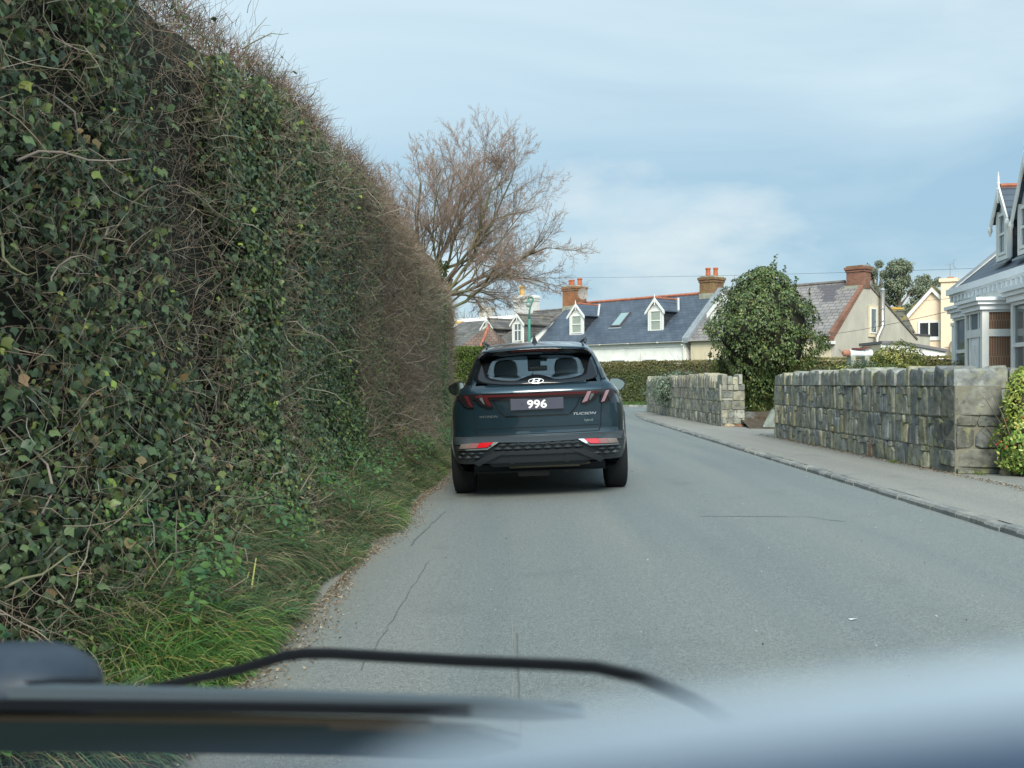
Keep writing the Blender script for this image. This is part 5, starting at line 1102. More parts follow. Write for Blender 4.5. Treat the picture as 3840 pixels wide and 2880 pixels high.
# ================================================================== TREES
def bare_tree():
    Y = 33.0; f = pt(436, 279, Y); base = Vector((-2.75, Y, -.1)); r = empty('bare_tree', base, 0, 'spreading leafless tree with fine reddish twigs and ivy on its trunk beyond the tall hedge', 'tree')
    segs = []; tipc = []
    rr = random.Random(5)
    def rv(): return Vector((rr.gauss(0, 1), rr.gauss(0, 1), rr.gauss(0, 1)))
    def limb(p, d, L_, rad0, depth, up):
        n = 7 if depth == 0 else (5 if depth < 3 else 4); d = d.normalized(); step = L_/n; pr = rad0
        for i in range(n):
            d = (d+rv()*(.11 if depth < 2 else .17)+Vector((0, 0, up))).normalized(); q = p+d*step; t = (i+1)/n
            r2 = rad0*(1-.62*t) if depth < 3 else rad0*(1-.5*t)
            segs.append((p.copy(), q.copy(), pr, r2, depth)); pr = r2; p = q
            if depth < 4 and (i > 0 or depth > 0):
                k = [2.2, 2.0, 1.25, 1.0][depth]; k = int(k)+(1 if rr.random() < k-int(k) else 0)
                for _ in range(k):
                    side = rv(); side -= d*side.dot(d); side = side.normalized(); side.y *= .8
                    a = rr.uniform(.35, .75) if depth < 2 else rr.uniform(.3, .7)
                    nd = (d*math.cos(a)+side*math.sin(a)).normalized()
                    limb(p, nd, L_*rr.uniform(.30, .50)*(1.1-.35*t), max(r2*rr.uniform(.38, .58), .0038), depth+1, up*1.3+.008)
        if depth >= 3: tipc.append(p)
    # main limbs aimed at the real extent of the crown
    tips = [(352, 185), (372, 150), (400, 134), (385, 142), (418, 128), (450, 128), (478, 124), (505, 130), (532, 142), (557, 160), (567, 182), (566, 205), (552, 228), (540, 262), (515, 296), (440, 140), (462, 136), (492, 140), (519, 150), (545, 182), (520, 215)]
    zf = f.z
    for i, (px, py) in enumerate(tips):
        q = pt(450+(px-450)*1.20, py+6, Y+rr.uniform(-2.6, 2.6)); st = Vector((f.x+rr.uniform(-.15, .25), Y+rr.uniform(-.2, .2), zf+rr.uniform(-1.3, .5)))
        if py > 225: st = Vector((f.x+.4, Y, zf-.55))
        d = q-st; L_ = d.length*.75; d0 = (d.normalized()+Vector((0, 0, -.02 if py < 200 else .12))).normalized()
        up = .012 if py < 225 else -.01
        limb(st, d0, L_, .060 if i < 14 else .042, 0, up)
    segs = [q_ for q_ in segs if q_[4] < 3 or rr.random() < .93]
    S_ = [(a-base, b-base, ra, rb, dp) for a, b, ra, rb, dp in segs]
    A = np.array([[tuple(a), tuple(b)] for a, b, *_ in S_]); R = np.array([[max(ra, .0036), max(rb, .0024)] for _, _, ra, rb, _ in S_]); dp = np.array([s[4] for s in S_])
    big = dp <= 1
    cb = colmix(big.sum(), [(.17, .155, .09), (.13, .125, .08), (.16, .12, .09)], [2, 1, 1], .15); cs = colmix((~big).sum(), [(.32, .24, .19), (.28, .22, .17), (.36, .27, .22), (.30, .17, .14)], [2, 2, 1, 1], .25)
    tubes('limbs', A[big], R[big], cb, M['bark'], r, 6); tubes('twigs', A[~big], R[~big], cs, M['twig'], r, 3)
    MB().tube([(0, 0, 0), (-.05, 0, 1.6), (.0, 0, 3.0), (f.x-base.x, 0, zf+.1)], [.30, .26, .22, .17], 10).tube([(-.0, .1, 1.4), (.2, .1, 2.8), (.4, 0, 3.6), (.75, 0, 4.7)], [.16, .13, .11, .07], 8).build('trunk', mat('tree_bark', (.17, .15, .09), .9, noise=.3, nscale=6, bump=1), r, smooth=True)
    n = 5200; t = RNG.random(n); z = .3+t*5.0; th = RNG.uniform(0, 6.28, n); rad_ = .34-.03*z+RNG.random(n)*.12; cx = np.interp(z, [0, 1.7, 3.1, zf+.1, 5.4], [0, -.05, 0, f.x-base.x, f.x-base.x+.25])
    P = np.stack([cx+np.cos(th)*rad_, np.sin(th)*rad_, z], 1); leaves('ivy', P, np.stack([np.cos(th), np.sin(th), th*0+.3], 1), np.tile([0, 0, -1.], (n, 1)), RNG.uniform(.04, .09, n), colmix(n, [(.10, .14, .03), (.06, .10, .03), (.15, .17, .05)], [2, 2, 1]), IVY, M['leaf'], r)
    # old nest high in the crown
    bp_ = pt(497, 162, Y-.3); n = 160; P = RNG.normal(size=(n, 3))*np.array([.16, .14, .12])+np.array(bp_-base); tubes('nest', crooked(P, RNG.normal(size=(n, 3)), np.full(n, .35), 4, .4), np.full((n, 4), .008), colmix(n, [(.18, .13, .09)], [1]), M['twig'], r)
bare_tree()
def leafy_tree(name, px, Y, top, bot, wpx, label, seed, lean=0, cl=26):
    rr = random.Random(seed); base = Vector((pt(px, 0, Y).x, Y, 0)); zt = H+(384-top)/F*Y; zb = H+(384-bot)/F*Y; hw = wpx/F*Y/2; r = empty(name, base, 0, label, 'tree')
    mb = MB(); mb.tube([(0, 0, 0), (.1*lean, 0, zb), (.3*lean, 0, zb+(zt-zb)*.6)], [.35, .22, .08], 8); cs = []
    for i in range(cl):
        t = rr.random(); z = zb+(zt-zb)*(.05+.92*t); w_ = hw*math.sin(math.pi*min(.95, .18+t*.72))**.7*rr.uniform(.3, 1.0); a = rr.uniform(0, 6.28); c = Vector((math.cos(a)*w_+lean*t*.4, math.sin(a)*w_*.8, z)); s = hw*rr.uniform(.18, .36)
        mb.tube([(0, 0, zb+(z-zb)*.35), c*.6+Vector((0, 0, z*.35)), c], [.10, .05, .02], 5); cs.append((c, s))
    mb.build('trunk', mat(name+'_bark', (.20, .17, .13), .9), r); PP = []; DD = []
    for c, s in cs:
        n = 330; D = nrm(RNG.normal(size=(n, 3))); PP.append(D*(s*(.25+1.0*RNG.random((n, 1))))*np.array([1, 1, .95])+np.array(c)); DD.append(D)
    P = np.concatenate(PP); D = np.concatenate(DD); n = len(P)
    leaves('crown', P, D+np.array([0, 0, .4]), np.tile([0, 0, -1.], (n, 1)), RNG.uniform(.10, .24, n), colmix(n, [(.23, .26, .17), (.18, .21, .13), (.29, .32, .24), (.12, .15, .09)], [3, 3, 1.5, 1.2], .25), OVAL, M['leaf_matt'], r, jit=.7, tjit=.7)
leafy_tree('eucalyptus_tree', 876, 88, 261, 316, 30, 'grey green loose crowned tree directly behind the grey house chimney', 1, cl=24)
leafy_tree('eucalyptus_tree', 899, 84, 261, 316, 38, 'tallest full crowned grey green tree behind the gap between grey and yellow houses', 2, cl=44)
leafy_tree('eucalyptus_tree', 928, 92, 275, 318, 30, 'smaller grey green tree behind the yellow house roof', 3, cl=26)
for i, (px, Y, top, lab) in enumerate(((464, 110, 306, 'bare distant treetop left of the pale stone chimney'), (499, 108, 308, 'bare distant treetop just right of the pale stone chimney'))):
    base = pt(px, 0, Y); r = empty('distant_bare_tree', (base.x, Y, 0), 0, lab, 'tree', 'bare treetops far behind the cottages')
    n = 60; h = H+(384-top)/F*Y; P = np.stack([RNG.normal(size=n)*1.0, RNG.normal(size=n)*.5, np.full(n, h-3.5)], 1); D = np.stack([RNG.normal(size=n)*.35, RNG.normal(size=n)*.2, np.ones(n)], 1)
    tubes('twigs', crooked(P, D, RNG.uniform(2, 3.4, n), 5, .12), np.tile(np.linspace(.035, .012, 5), (n, 1)), colmix(n, [(.2, .17, .14)], [1]), M['twig'], r, 4)
    MB().tube([(0, 0, 0), (0, 0, h-3.2)], [.3, .2], 8).build('trunk', M['core'], r)

# ================================================================== THE CAR AHEAD
M['paint'] = mat('dark_teal_paint', (.015, .038, .055), .30, metal=.6, spec=.5, coat=1.0)
M['cladding'] = mat('bumper_plastic', (.030, .036, .041), .5, spec=.4)
M['cladding_dark'] = mat('dark_plastic', (.018, .022, .025), .6)
M['gloss_black'] = mat('gloss_black', (.008, .009, .011), .08, spec=.6)
M['lens_dark'] = mat('smoked_lens', (.012, .009, .011), .10, spec=.5)
M['lens_red'] = mat('red_lens', (.50, .012, .02), .12, spec=.7, coat=.5)
M['bar_red'] = mat('light_bar_red', (.065, .010, .011), .35, spec=.3)
M['lamp_pink'] = mat('lamp_reflector', (.27, .17, .19), .3)
M['chrome'] = mat('satin_chrome', (.62, .64, .66), .22, metal=1.0)
M['badge'] = mat('badge_silver', (.70, .74, .76), .35, metal=.5)
M['plate'] = mat('number_plate', (.056, .060, .085), .5, noise=.06, nscale=6)
M['plate_white'] = mat('plate_digit', (.78, .78, .80), .5)
M['tyre'] = mat('tyre_rubber', (.012, .013, .014), .85, bump=.3, bscale=60)
M['car_glass'] = glass_mat('car_glass', (.97, .99, .98), .01)
M['rear_glass'] = glass_mat('rear_glass', (.88, .95, .95), .16)
M['seat'] = mat('seat_fabric', (.40, .48, .54), .8)
M['lining'] = mat('roof_lining', (.48, .53, .56), .9)
M['mirror'] = mat('mirror_glass', (.20, .25, .24), .03, metal=1.0)
def car():
    CX, CZ = .282, -.016; ROLL = rad(-2.4); Y0 = 9.72
    r = empty('car', (CX, Y0, CZ), 0, 'dark teal grey family car seen from behind on the road, plate 996', 'car'); r.rotation_euler = (0, ROLL, rad(-1.5))
    k0 = .00103; c_, s_ = math.cos(rad(2.4)), math.sin(rad(2.4))
    def cz(xz, yz, dy=.0):     # point of the rear face measured on the photograph -> car x, z
        k = k0*(1+dy/9.7); dx = (xz-945)*k+(.248*(1+dy/9.7)-.248); dz = H-(yz-553)*k; dx -= .034; dz += .016
        return (dx*c_+dz*s_, -dx*s_+dz*c_)
    Zs = [.28, .34, .40, .47, .54, .60, .64, .66, .74, .84, .94, 1.00, 1.04, 1.075, 1.11, 1.14, 1.20, 1.30, 1.38, 1.44, 1.48, 1.52, 1.555, 1.58, 1.60, 1.612]
    Ws = [.84, .88, .905, .918, .925, .928, .930, .930, .932, .930, .920, .900, .885, .860, .815, .775, .752, .712, .680, .652, .630, .600, .555, .49, .38, .20]
    Rs = [.20, .12, .07, .03, .00, .012, .084, .088, .084, .080, .070, .058, .050, .052, .085, .125, .185, .270, .340, .40, .46, .56, .75, .98, 1.25, 1.6]
    Fs = [4.36, 4.40, 4.44, 4.48, 4.50, 4.50, 4.50, 4.49, 4.47, 4.42, 4.30, 4.05, 3.80, 3.55, 3.38, 3.30, 3.16, 2.94, 2.78, 2.66, 2.58, 2.50, 2.40, 2.30, 2.15, 1.95]
    Wf = lambda z: float(np.interp(z, Zs, Ws)); Rf = lambda z: float(np.interp(z, Zs, Rs)); Ff = lambda z: float(np.interp(z, Zs, Fs))
    def taper(z): return .070 if z < 1.1 else .045
    RC = lambda z: .17 if z < 1.1 else .12
    def wr(z): return Wf(z)-taper(z)
    def yr(x, z):
        w = wr(z); rc = RC(z); a = min(abs(x), w); f = a/w; y = Rf(z)+.12*f*f
        if a > w-rc: q = (a-(w-rc))/rc; y += rc*(1-math.sqrt(max(0, 1-q*q)))*1.15
        return y
    def wside(y, z):
        w = Wf(z); y0 = yr(wr(z), z)
        t = (y-y0)/1.0; w_ = w-taper(z)*max(0, 1-t)**2
        t2 = (y-3.4)/1.1
        if t2 > 0: w_ -= .14*t2*t2*(1 if z < 1.1 else .6)
        return w_
    def ring(z):
        out = []; w = wr(z)
        for f in [0, .10, .22, .34, .46, .58, .68, .76, .83, .88, .92, .95, .975, .992, 1.0]: out.append((w*f, yr(w*f, z)))
        y0 = out[-1][1]; yf = Ff(z); ye = yf-.35 if z < 1.1 else yf-.20
        for i in range(1, 45):
            y = y0+(ye-y0)*i/44; out.append((wside(y, z), y))
        xe = out[-1][0]
        for a in range(1, 7):
            t = a/6*math.pi/2; out.append((xe*(1-.35*(1-math.cos(t))), ye+(yf-.06-ye)*math.sin(t)))
        xe = out[-1][0]
        for f in (.8, .55, .3, 0): out.append((xe*f, yf-.06*f*f))
        return out
    zl = []
    for a, b in zip(Zs[:-1], Zs[1:]):
        n = max(1, round((b-a)/.035)); zl += [a+(b-a)*i/n for i in range(n)]
    zl.append(Zs[-1])
    rings = [ring(z) for z in zl]; K = len(rings[0]); V = []; 
    for z, rg in zip(zl, rings):
        for x, y in rg: V.append((x, y, z))
        for x, y in rg[1:-1][::-1]: V.append((-x, y, z))
    KK = 2*K-2
    AX = [(1.06, .36), (3.74, .36)]
    body, bump_, black, rear_hole = [], [], [], []
    for i in range(len(zl)-1):
        zc = (zl[i]+zl[i+1])/2
        for j in range(KK):
            f = (i*KK+j, i*KK+(j+1) % KK, (i+1)*KK+(j+1) % KK, (i+1)*KK+j); c = sum((Vector(V[q]) for q in f), Vector())/4
            side = abs(c.x) > .55 and c.y > .55
            if side and any((c.y-ay)**2+(zc-az)**2 < .395**2 for ay, az in AX) and zc < .9: continue
            y_r = Rf(zc)
            if 1.15 < zc < 1.445:
                if c.y < y_r+.20 and abs(c.x) < .60-(zc-1.15)*.22 : continue               # rear window opening
                if c.y > Ff(zc)-.10 and abs(c.x) < .62: continue           # windscreen opening
                if side and zc > 1.155 and zc < 1.43:
                    if .98+(zc-1.15)*.2 < c.y < Ff(zc)-.34 and not (1.98 < c.y < 2.05): continue
                    if 1.0 > c.y > 1.30: continue
            rear = c.y < .45+.0*zc
            if zc < .365 and c.y < .55: continue
            lim = .635 if rear else (.40)
            if zc < lim or (.30 < 0): bump_.append(f)
            else: body.append(f)
    # roof cap and floor
    top = [len(zl)*KK-KK+j for j in range(KK)]; body.append(tuple(top)); floor = [tuple(range(KK))[::-1]]
    def shell(name, faces, m):
        me = bpy.data.meshes.new(name); me.from_pydata(V, [], faces); bm = bmesh.new(); bm.from_mesh(me)
        bmesh.ops.delete(bm, geom=[v for v in bm.verts if not v.link_faces], context='VERTS'); bmesh.ops.recalc_face_normals(bm, faces=bm.faces); bm.to_mesh(me); bm.free(); me.shade_smooth(); return link(name, me, m, r)
    body_o = shell('body', body, M['paint']); bump_o = shell('bumper_and_sills', bump_, M['cladding']); shell('underbody', floor, M['cladding_dark'])
    # ---- patches lying on the rear face
    def patch(name, poly, off, m, parent, thick=.012, step=.03, bev=0, smooth=True):
        bm = bmesh.new(); vs = [bm.verts.new((x, 0, z)) for x, z in poly]; bm.faces.new(vs)
        xs = [p[0] for p in poly]; zs_ = [p[1] for p in poly]
        for ax, lo, hi in ((0, min(xs), max(xs)), (2, min(zs_), max(zs_))):
            t = lo+step
            while t < hi-.002:
                co = [0, 0, 0]; co[ax] = t; no = [0, 0, 0]; no[ax] = 1
                bmesh.ops.bisect_plane(bm, geom=bm.verts[:]+bm.edges[:]+bm.faces[:], plane_co=co, plane_no=no); t += step
        ret = bmesh.ops.extrude_face_region(bm, geom=bm.faces[:]); new = {v for v in ret['geom'] if isinstance(v, bmesh.types.BMVert)}
        for v in bm.verts:
            y = yr(v.co.x, v.co.z); v.co.y = y-off-(thick if v in new else -.01)
        bmesh.ops.recalc_face_normals(bm, faces=bm.faces); me = bpy.data.meshes.new(name); bm.to_mesh(me); bm.free()
        if smooth:
            me.shade_smooth()
            try: me.set_sharp_from_angle(angle=rad(35))
            except Exception: pass
        return link(name, me, m, parent)
    mir = lambda poly: [(-x, z) for x, z in poly][::-1]
    Pz = lambda pts, dy=0.1: [cz(x, y, dy) for x, y in pts]
    # rear window: black ceramic border and clear middle
    def superloop(hw0, hw1, z0, z1, n, p=4.0, sag=0, hump=0):
        out = []
        for i in range(n):
            a = 2*math.pi*i/n; ca, sa = math.cos(a), math.sin(a); q = (abs(ca)**p+abs(sa)**p)**(-1/p); u, v = ca*q, sa*q
            z = (z0+z1)/2+(z1-z0)/2*v; hw = hw0+(hw1-hw0)*(z-z0)/(z1-z0); x = hw*u
            if v < 0: z -= sag*(1-(x/hw0)**2)
            if v < 0 and hump: z += hump*max(0, 1-(x/.20)**2)**1.2
            out.append((x, z))
        return out
    n = 72; LO = superloop(.645, .545, 1.165, 1.475, n, 7, .035); LI = superloop(.505, .435, 1.195, 1.422, n, 4.5, .025, .062)
    def bands(name, loops, offs, m, closed=False):
        Vv = []; Fc = []
        for L_, o in zip(loops, offs): Vv += [(x, yr(x, z)-o, z) for x, z in L_]
        for i in range(len(loops)-1): Fc += [(i*n+j, i*n+(j+1) % n, (i+1)*n+(j+1) % n, (i+1)*n+j) for j in range(n)]
        if closed:
            cx = sum(p[0] for p in loops[-1])/n; czz = sum(p[1] for p in loops[-1])/n; Vv.append((cx, yr(cx, czz)-offs[-1], czz)); Fc += [((len(loops)-1)*n+j, (len(loops)-1)*n+(j+1) % n, len(Vv)-1) for j in range(n)]
        me = bpy.data.meshes.new(name); me.from_pydata(Vv, [], Fc); bm = bmesh.new(); bm.from_mesh(me); bmesh.ops.recalc_face_normals(bm, faces=bm.faces); bm.to_mesh(me); bm.free(); me.shade_smooth(); return link(name, me, m, r)
    lerp = lambda A, B, t: [(a[0]+(b[0]-a[0])*t, a[1]+(b[1]-a[1])*t) for a, b in zip(A, B)]
    cen = [(0, 1.30)]*n
    bands('rear_window_border', [LO]+[lerp(LO, LI, t) for t in (.0, .33, .66, 1)], [-.01, .006, .007, .007, .006], M['gloss_black'])
    bands('rear_window', [LI]+[lerp(LI, cen, t) for t in (.25, .5, .75, .95)], [.003]*5, M['rear_glass'], True)
    # spoiler over the window
    Vv = []; Fc = []; sec = None; xsx = np.linspace(-.565, .565, 31)
    for x in xsx:
        t = abs(x)/.565; dz = -.028*t*t-.05*max(0, t-.86)**2/.02; dy = .10*t*t
        sec = [(.75, 1.572), (.50, 1.548), (.24, 1.520), (.165, 1.508), (.155, 1.496), (.17, 1.486), (.26, 1.470), (.40, 1.462), (.44, 1.440), (.62, 1.47)]
        Vv += [(x*(1.0 if i > 1 else .92), y+dy, z+dz-(.0 if i > 1 else t**4*.02)) for i, (y, z) in enumerate(sec)]
    m_ = len(sec); Fc = [(i*m_+j, i*m_+(j+1) % m_, (i+1)*m_+(j+1) % m_, (i+1)*m_+j) for i in range(30) for j in range(m_)]+[tuple(range(m_)), tuple(range(30*m_, 31*m_))]
    sp_top = MB().add(Vv, Fc).build('spoiler', M['paint'], r, smooth=True)
    sp_top.data.set_sharp_from_angle(angle=rad(40))
    Vv = []
    for x in np.linspace(-.54, .54, 25):
        t = abs(x)/.565; dz = -.028*t*t-.05*max(0, t-.86)**2/.02; dy = .10*t*t
        Vv += [(x, .172+dy, 1.490+dz), (x, .21+dy, 1.452+dz), (x, .42+dy, 1.425+dz), (x, .42+dy, 1.47+dz)]
    Fc = [(i*4+j, i*4+(j+1) % 4, (i+1)*4+(j+1) % 4, (i+1)*4+j) for i in range(24) for j in range(4)]+[(0, 1, 2, 3), (96, 97, 98, 99)]
    und = MB().add(Vv, Fc).build('spoiler_underside', M['gloss_black'], sp_top, smooth=False)
    bl = MB(); 
    for i in range(16):
        x0, x1 = -.235+i*.47/16, -.235+(i+1)*.47/16; f = lambda x: (.10*(x/.6)**2, -.028*(x/.6)**2)
        (a0, b0), (a1, b1) = f(x0), f(x1); bl.add([(x0, .180+a0, 1.479+b0), (x1, .180+a1, 1.479+b1), (x1, .196+a1, 1.463+b1), (x0, .196+a0, 1.463+b0)], [(0, 1, 2, 3)])
    bl.build('high_brake_lamp', M['bar_red'], sp_top)
    # side fins beside the glass (gloss black triangles)
    for sg in (-1, 1):
        poly = [(sg*.60, 1.44), (sg*.665, 1.30), (sg*.70, 1.165), (sg*.655, 1.165), (sg*.615, 1.32), (sg*.565, 1.455)]
        patch('window_fin', poly if sg > 0 else poly[::-1], .004, M['gloss_black'], r, step=.05)
    # full width light bar with smoked ends
    zb = lambda t: 1.047+.0*t
    bar = [(x, 1.062) for x in np.linspace(-.80, .80, 25)]+[(x, 1.005-.012*(abs(x) < .5)) for x in np.linspace(.80, -.80, 25)]
    lb = patch('light_bar', bar, .008, M['lens_dark'], r, step=.05)
    patch('light_bar_strip', [(x, 1.046) for x in np.linspace(-.60, .60, 17)]+[(x, 1.024) for x in np.linspace(.60, -.60, 17)], .0215, M['bar_red'], lb, thick=.002, step=.05)
    # fang lamps
    in_r = Pz([(1395, 618), (1526, 604), (1526, 640), (1482, 702), (1402, 745), (1350, 742)]); out_r = Pz([(1532, 600), (1668, 596), (1655, 655), (1618, 705), (1585, 724), (1528, 729)], .2)
    ri = Pz([(1412, 622), (1448, 617), (1410, 712), (1360, 728)]); ro = Pz([(1582, 612), (1618, 606), (1570, 712), (1538, 720)], .15); ri2 = Pz([(1452, 617), (1474, 615), (1472, 655), (1440, 700), (1428, 704)])
    for sg in (1, -1):
        q = (lambda p: p) if sg > 0 else mir
        L1 = patch('inner_tail_lamp', q(in_r), .010, M['lens_dark'], r); patch('lamp_reflector', q(ri), .0225, M['lamp_pink'] if sg > 0 else M['bar_red'], L1, thick=.002)
        patch('lamp_reflector', q(ri2), .0225, mat('lamp_grey', (.10, .11, .115), .2), L1, thick=.001)
        L2 = patch('outer_tail_lamp', q(out_r), .010, M['lens_dark'], r); patch('lamp_reflector', q(ro), .0225, M['lamp_pink'] if sg > 0 else M['bar_red'], L2, thick=.002)
    # tailgate: pressed recess round the plate, shut lines
    seam = mat('panel_gap', (.004, .005, .006), .7)
    def line(name, pts, w, m, off=.0035):
        mb = MB()
        for a, b in zip(pts[:-1], pts[1:]):
            k = max(1, int(math.dist(a, b)/.04))
            for i in range(k):
                p = (a[0]+(b[0]-a[0])*i/k, a[1]+(b[1]-a[1])*i/k); q = (a[0]+(b[0]-a[0])*(i+1)/k, a[1]+(b[1]-a[1])*(i+1)/k); d = Vector((q[0]-p[0], q[1]-p[1])).normalized()*w/2; nx, nz = -d.y, d.x
                mb.add([(X_, yr(X_, Z_)-off, Z_) for X_, Z_ in ((p[0]+nx, p[1]+nz), (p[0]-nx, p[1]-nz), (q[0]-nx, q[1]-nz), (q[0]+nx, q[1]+nz))], [(0, 1, 2, 3)])
        return mb.build(name, m, r)
    for sg in (1, -1): line('tailgate_gap', [(sg*.640, 1.18), (sg*.652, 1.06), (sg*.628, .84), (sg*.618, .70), (sg*.600, .655)], .007, seam)
    line('tailgate_gap', [(-.60, .655), (-.4, .652), (.4, .652), (.60, .655)], .008, seam)
    line('tailgate_crease', [(-.60, .715), (.60, .715)], .005, seam); 
    # plate recess: lower ledge (dark) and slanting sides
    MBq = [(-.30, .835), (.29, .835), (.315, .828), (.30, .822), (-.31, .822), (-.325, .828)]
    patch('plate_recess_edge', MBq, .004, M['gloss_black'], r, thick=.004)
    for sg in (1, -1): line('tailgate_crease', [(sg*.32, .83), (sg*.385, .90), (sg*.425, .985)], .012, seam, .004)
    pl = MB().box(-.258, .258, .040, .050, .888, .998).build('number_plate', M['plate'], r, bevel=.002)
    MB().box(-.262, .262, .046, .085, .884, 1.002).build('plate_holder', M['cladding_dark'], pl)
    for x in (-.145, .125): MB().lathe([(.006, 0), (.006, .001)], n=8).build('screw', M['cladding_dark'], pl).matrix_local = Matrix.Translation((x, .0395, .945)) @ Matrix.Rotation(rad(90), 4, 'X')
    def text(s, size, m, loc, name, parent, ext=.002, shear=0, sx=1, align='CENTER', off=0):
        cu = bpy.data.curves.new(name, 'FONT'); cu.body = s; cu.size = size; cu.extrude = ext; cu.align_x = align; cu.shear = shear; cu.offset = off; cu.resolution_u = 4
        o = bpy.data.objects.new(name, cu); dg = bpy.context.evaluated_depsgraph_get(); COL.objects.link(o); dg.update(); me = bpy.data.meshes.new_from_object(o.evaluated_get(dg)); bpy.data.objects.remove(o)
        for v in me.vertices:
            x, y, z = v.co; v.co = (loc[0]+x*sx, loc[1]-z, loc[2]+y)
        me.materials.clear(); return link(name, me, m, parent)
    text('996', .108, M['plate_white'], (.0, .0385, .906), 'plate_digits', pl, .0015, sx=1.20, off=.003)
    def stick(o, off):
        for v in o.data.vertices:
            x, y, z = v.co; v.co.y = yr(x, z)-off
        return o
    stick(text('HYUNDAI', .030, mat('badge_grey', (.40, .44, .46), .35, metal=.6), (cz(478, 866)[0], yr(-.44, .79)-.004, cz(478, 876)[1]), 'maker_badge', r, .002, sx=1.35), .006)
    stick(text('TUCSON', .034, M['badge'], (cz(1392, 840)[0]-.005, yr(.47, .84)-.006, cz(1392, 843)[1]), 'model_badge', r, .003, shear=.28, sx=1.65, off=.0006), .008)
    stick(text('hybrid', .034, mat('badge_light', (.50, .58, .55), .35, metal=.4), (cz(1434, 905)[0], yr(.52, .78)-.005, cz(1434, 905)[1]), 'hybrid_badge', r, .002, sx=1.0), .007)
    # emblem on the glass foot: ring and slanted bars
    ex, ez = 0, 1.168; ey = yr(0, ez)-.016; Vv = []; Fc = []; nn = 36
    for i in range(nn):
        a = 2*math.pi*i/nn
        for rx, rz, dy in ((.077, .0265, .004), (.077, .0265, -.004), (.070, .0205, -.006), (.070, .0205, .004)): Vv.append((ex+math.cos(a)*rx, ey+dy+math.sin(a)*rz*.55, ez+math.sin(a)*rz))
    Fc = [(i*4+j, i*4+(j+1) % 4, ((i+1) % nn)*4+(j+1) % 4, ((i+1) % nn)*4+j) for i in range(nn) for j in range(4)]
    em = MB().add(Vv, Fc)
    for pts in ([(-.044, -.016), (-.030, -.0185), (-.010, .019), (-.024, .018)], [(.010, -.019), (.024, -.018), (.044, .016), (.030, .0185)], [(-.022, -.004), (.018, .0), (.022, .005), (-.018, .002)]):
        em.add([(ex+a, ey-.006+b*.55, ez+b) for a, b in pts]+[(ex+a, ey+.004+b*.55, ez+b) for a, b in pts], [(0, 1, 2, 3), (4, 5, 6, 7), (0, 1, 5, 4), (1, 2, 6, 5), (2, 3, 7, 6), (3, 0, 4, 7)])
    em.build('emblem', mat('emblem_silver', (.82, .84, .86), .3, metal=.2), r)
    MB().tube([(0, .10, 1.012), (0, .075, .995)], .006, 6).build('camera_nub', M['gloss_black'], r)
    # bumper: pale ledge, diamond grille, reflectors with chrome edge, skid panel
    ledge = [(-.90, .575), (-.80, .612), (-.60, .628), (0, .632), (.60, .628), (.80, .612), (.90, .575), (.90, .555), (.78, .575), (.60, .590), (0, .578), (-.60, .590), (-.78, .575), (-.90, .555)]
    M['ledge'] = mat('bumper_ledge', (.032, .042, .048), .42, spec=.5)
    lo = [(-.84, .60), (-.60, .630), (0, .636), (.60, .630), (.84, .60), (.84, .565), (.60, .588), (0, .574), (-.60, .588), (-.84, .565)]
    patch('bumper_ledge', lo, .006, M['ledge'], bump_o, thick=.022, step=.06)
    def diamonds(x0, x1, z0, z1, nx_, nz_, name='diamond_grille'):
        mb = MB(); w = (x1-x0)/nx_; h = (z1-z0)/nz_
        for i in range(nx_):
            for j in range(nz_):
                a, b = x0+i*w, z0+j*h; c = (a+w/2, b+h/2); off = .5*w*(j % 2)
                q = [(a+off, b+h/2), (a+w/2+off, b), (a+w+off, b+h/2), (a+w/2+off, b+h)]
                mb.add([(X_, yr(X_, Z_)-.006, Z_) for X_, Z_ in q]+[(c[0]+off, yr(c[0]+off, c[1])-.036, c[1]-h*.10)], [(0, 1, 4), (1, 2, 4), (2, 3, 4), (3, 0, 4)])
        return mb.build(name, M['ledge'], bump_o)
    patch('grille_back', [(-.46, .572), (.46, .572), (.44, .500), (-.44, .500)], .002, M['gloss_black'], bump_o, thick=.002)
    diamonds(-.45, .43, .500, .574, 9, 2)
    for sg in (1, -1):
        base = [(.50, .500), (.80, .500), (.82, .42), (.64, .42)]; patch('grille_back', base if sg > 0 else mir(base), .002, M['gloss_black'], bump_o, thick=.002)
        diamonds(*((.53, .80) if sg > 0 else (-.84, -.57)), .420, .500, 3, 2)
        ch = [(.385, .588), (.44, .588), (.50, .532), (.79, .522), (.79, .512), (.50, .516)]
        rf = [(.435, .588), (.66, .582), (.775, .572), (.79, .528), (.505, .538)]
        f_ = (lambda p: p) if sg > 0 else mir
        R_ = patch('rear_reflector', f_([(.435, .588), (.575, .585), (.605, .535), (.505, .540)]), .022, M['lens_red'], r, thick=.010)
        patch('reverse_lamp', f_([(.577, .585), (.66, .583), (.690, .533), (.607, .535)]), .020, mat('clear_red_lens', (.22, .10, .10), .12, spec=.7), R_, thick=.010)
        patch('indicator_lamp', f_([(.662, .583), (.765, .575), (.785, .530), (.692, .533)]), .020, mat('clear_lens', (.17, .135, .12), .12, spec=.7), R_, thick=.010)
        patch('chrome_strip', f_(ch), .024, M['chrome'], R_, thick=.012)
        ss = [(.30, .490), (.44, .485), (.66, .385), (.60, .345), (.50, .40)]; patch('skid_wing', f_(ss), .010, M['cladding'], bump_o, thick=.016)
    patch('skid_panel', [(-.42, .495), (.40, .495), (.36, .455), (-.38, .455)], .006, M['cladding'], bump_o, thick=.016)
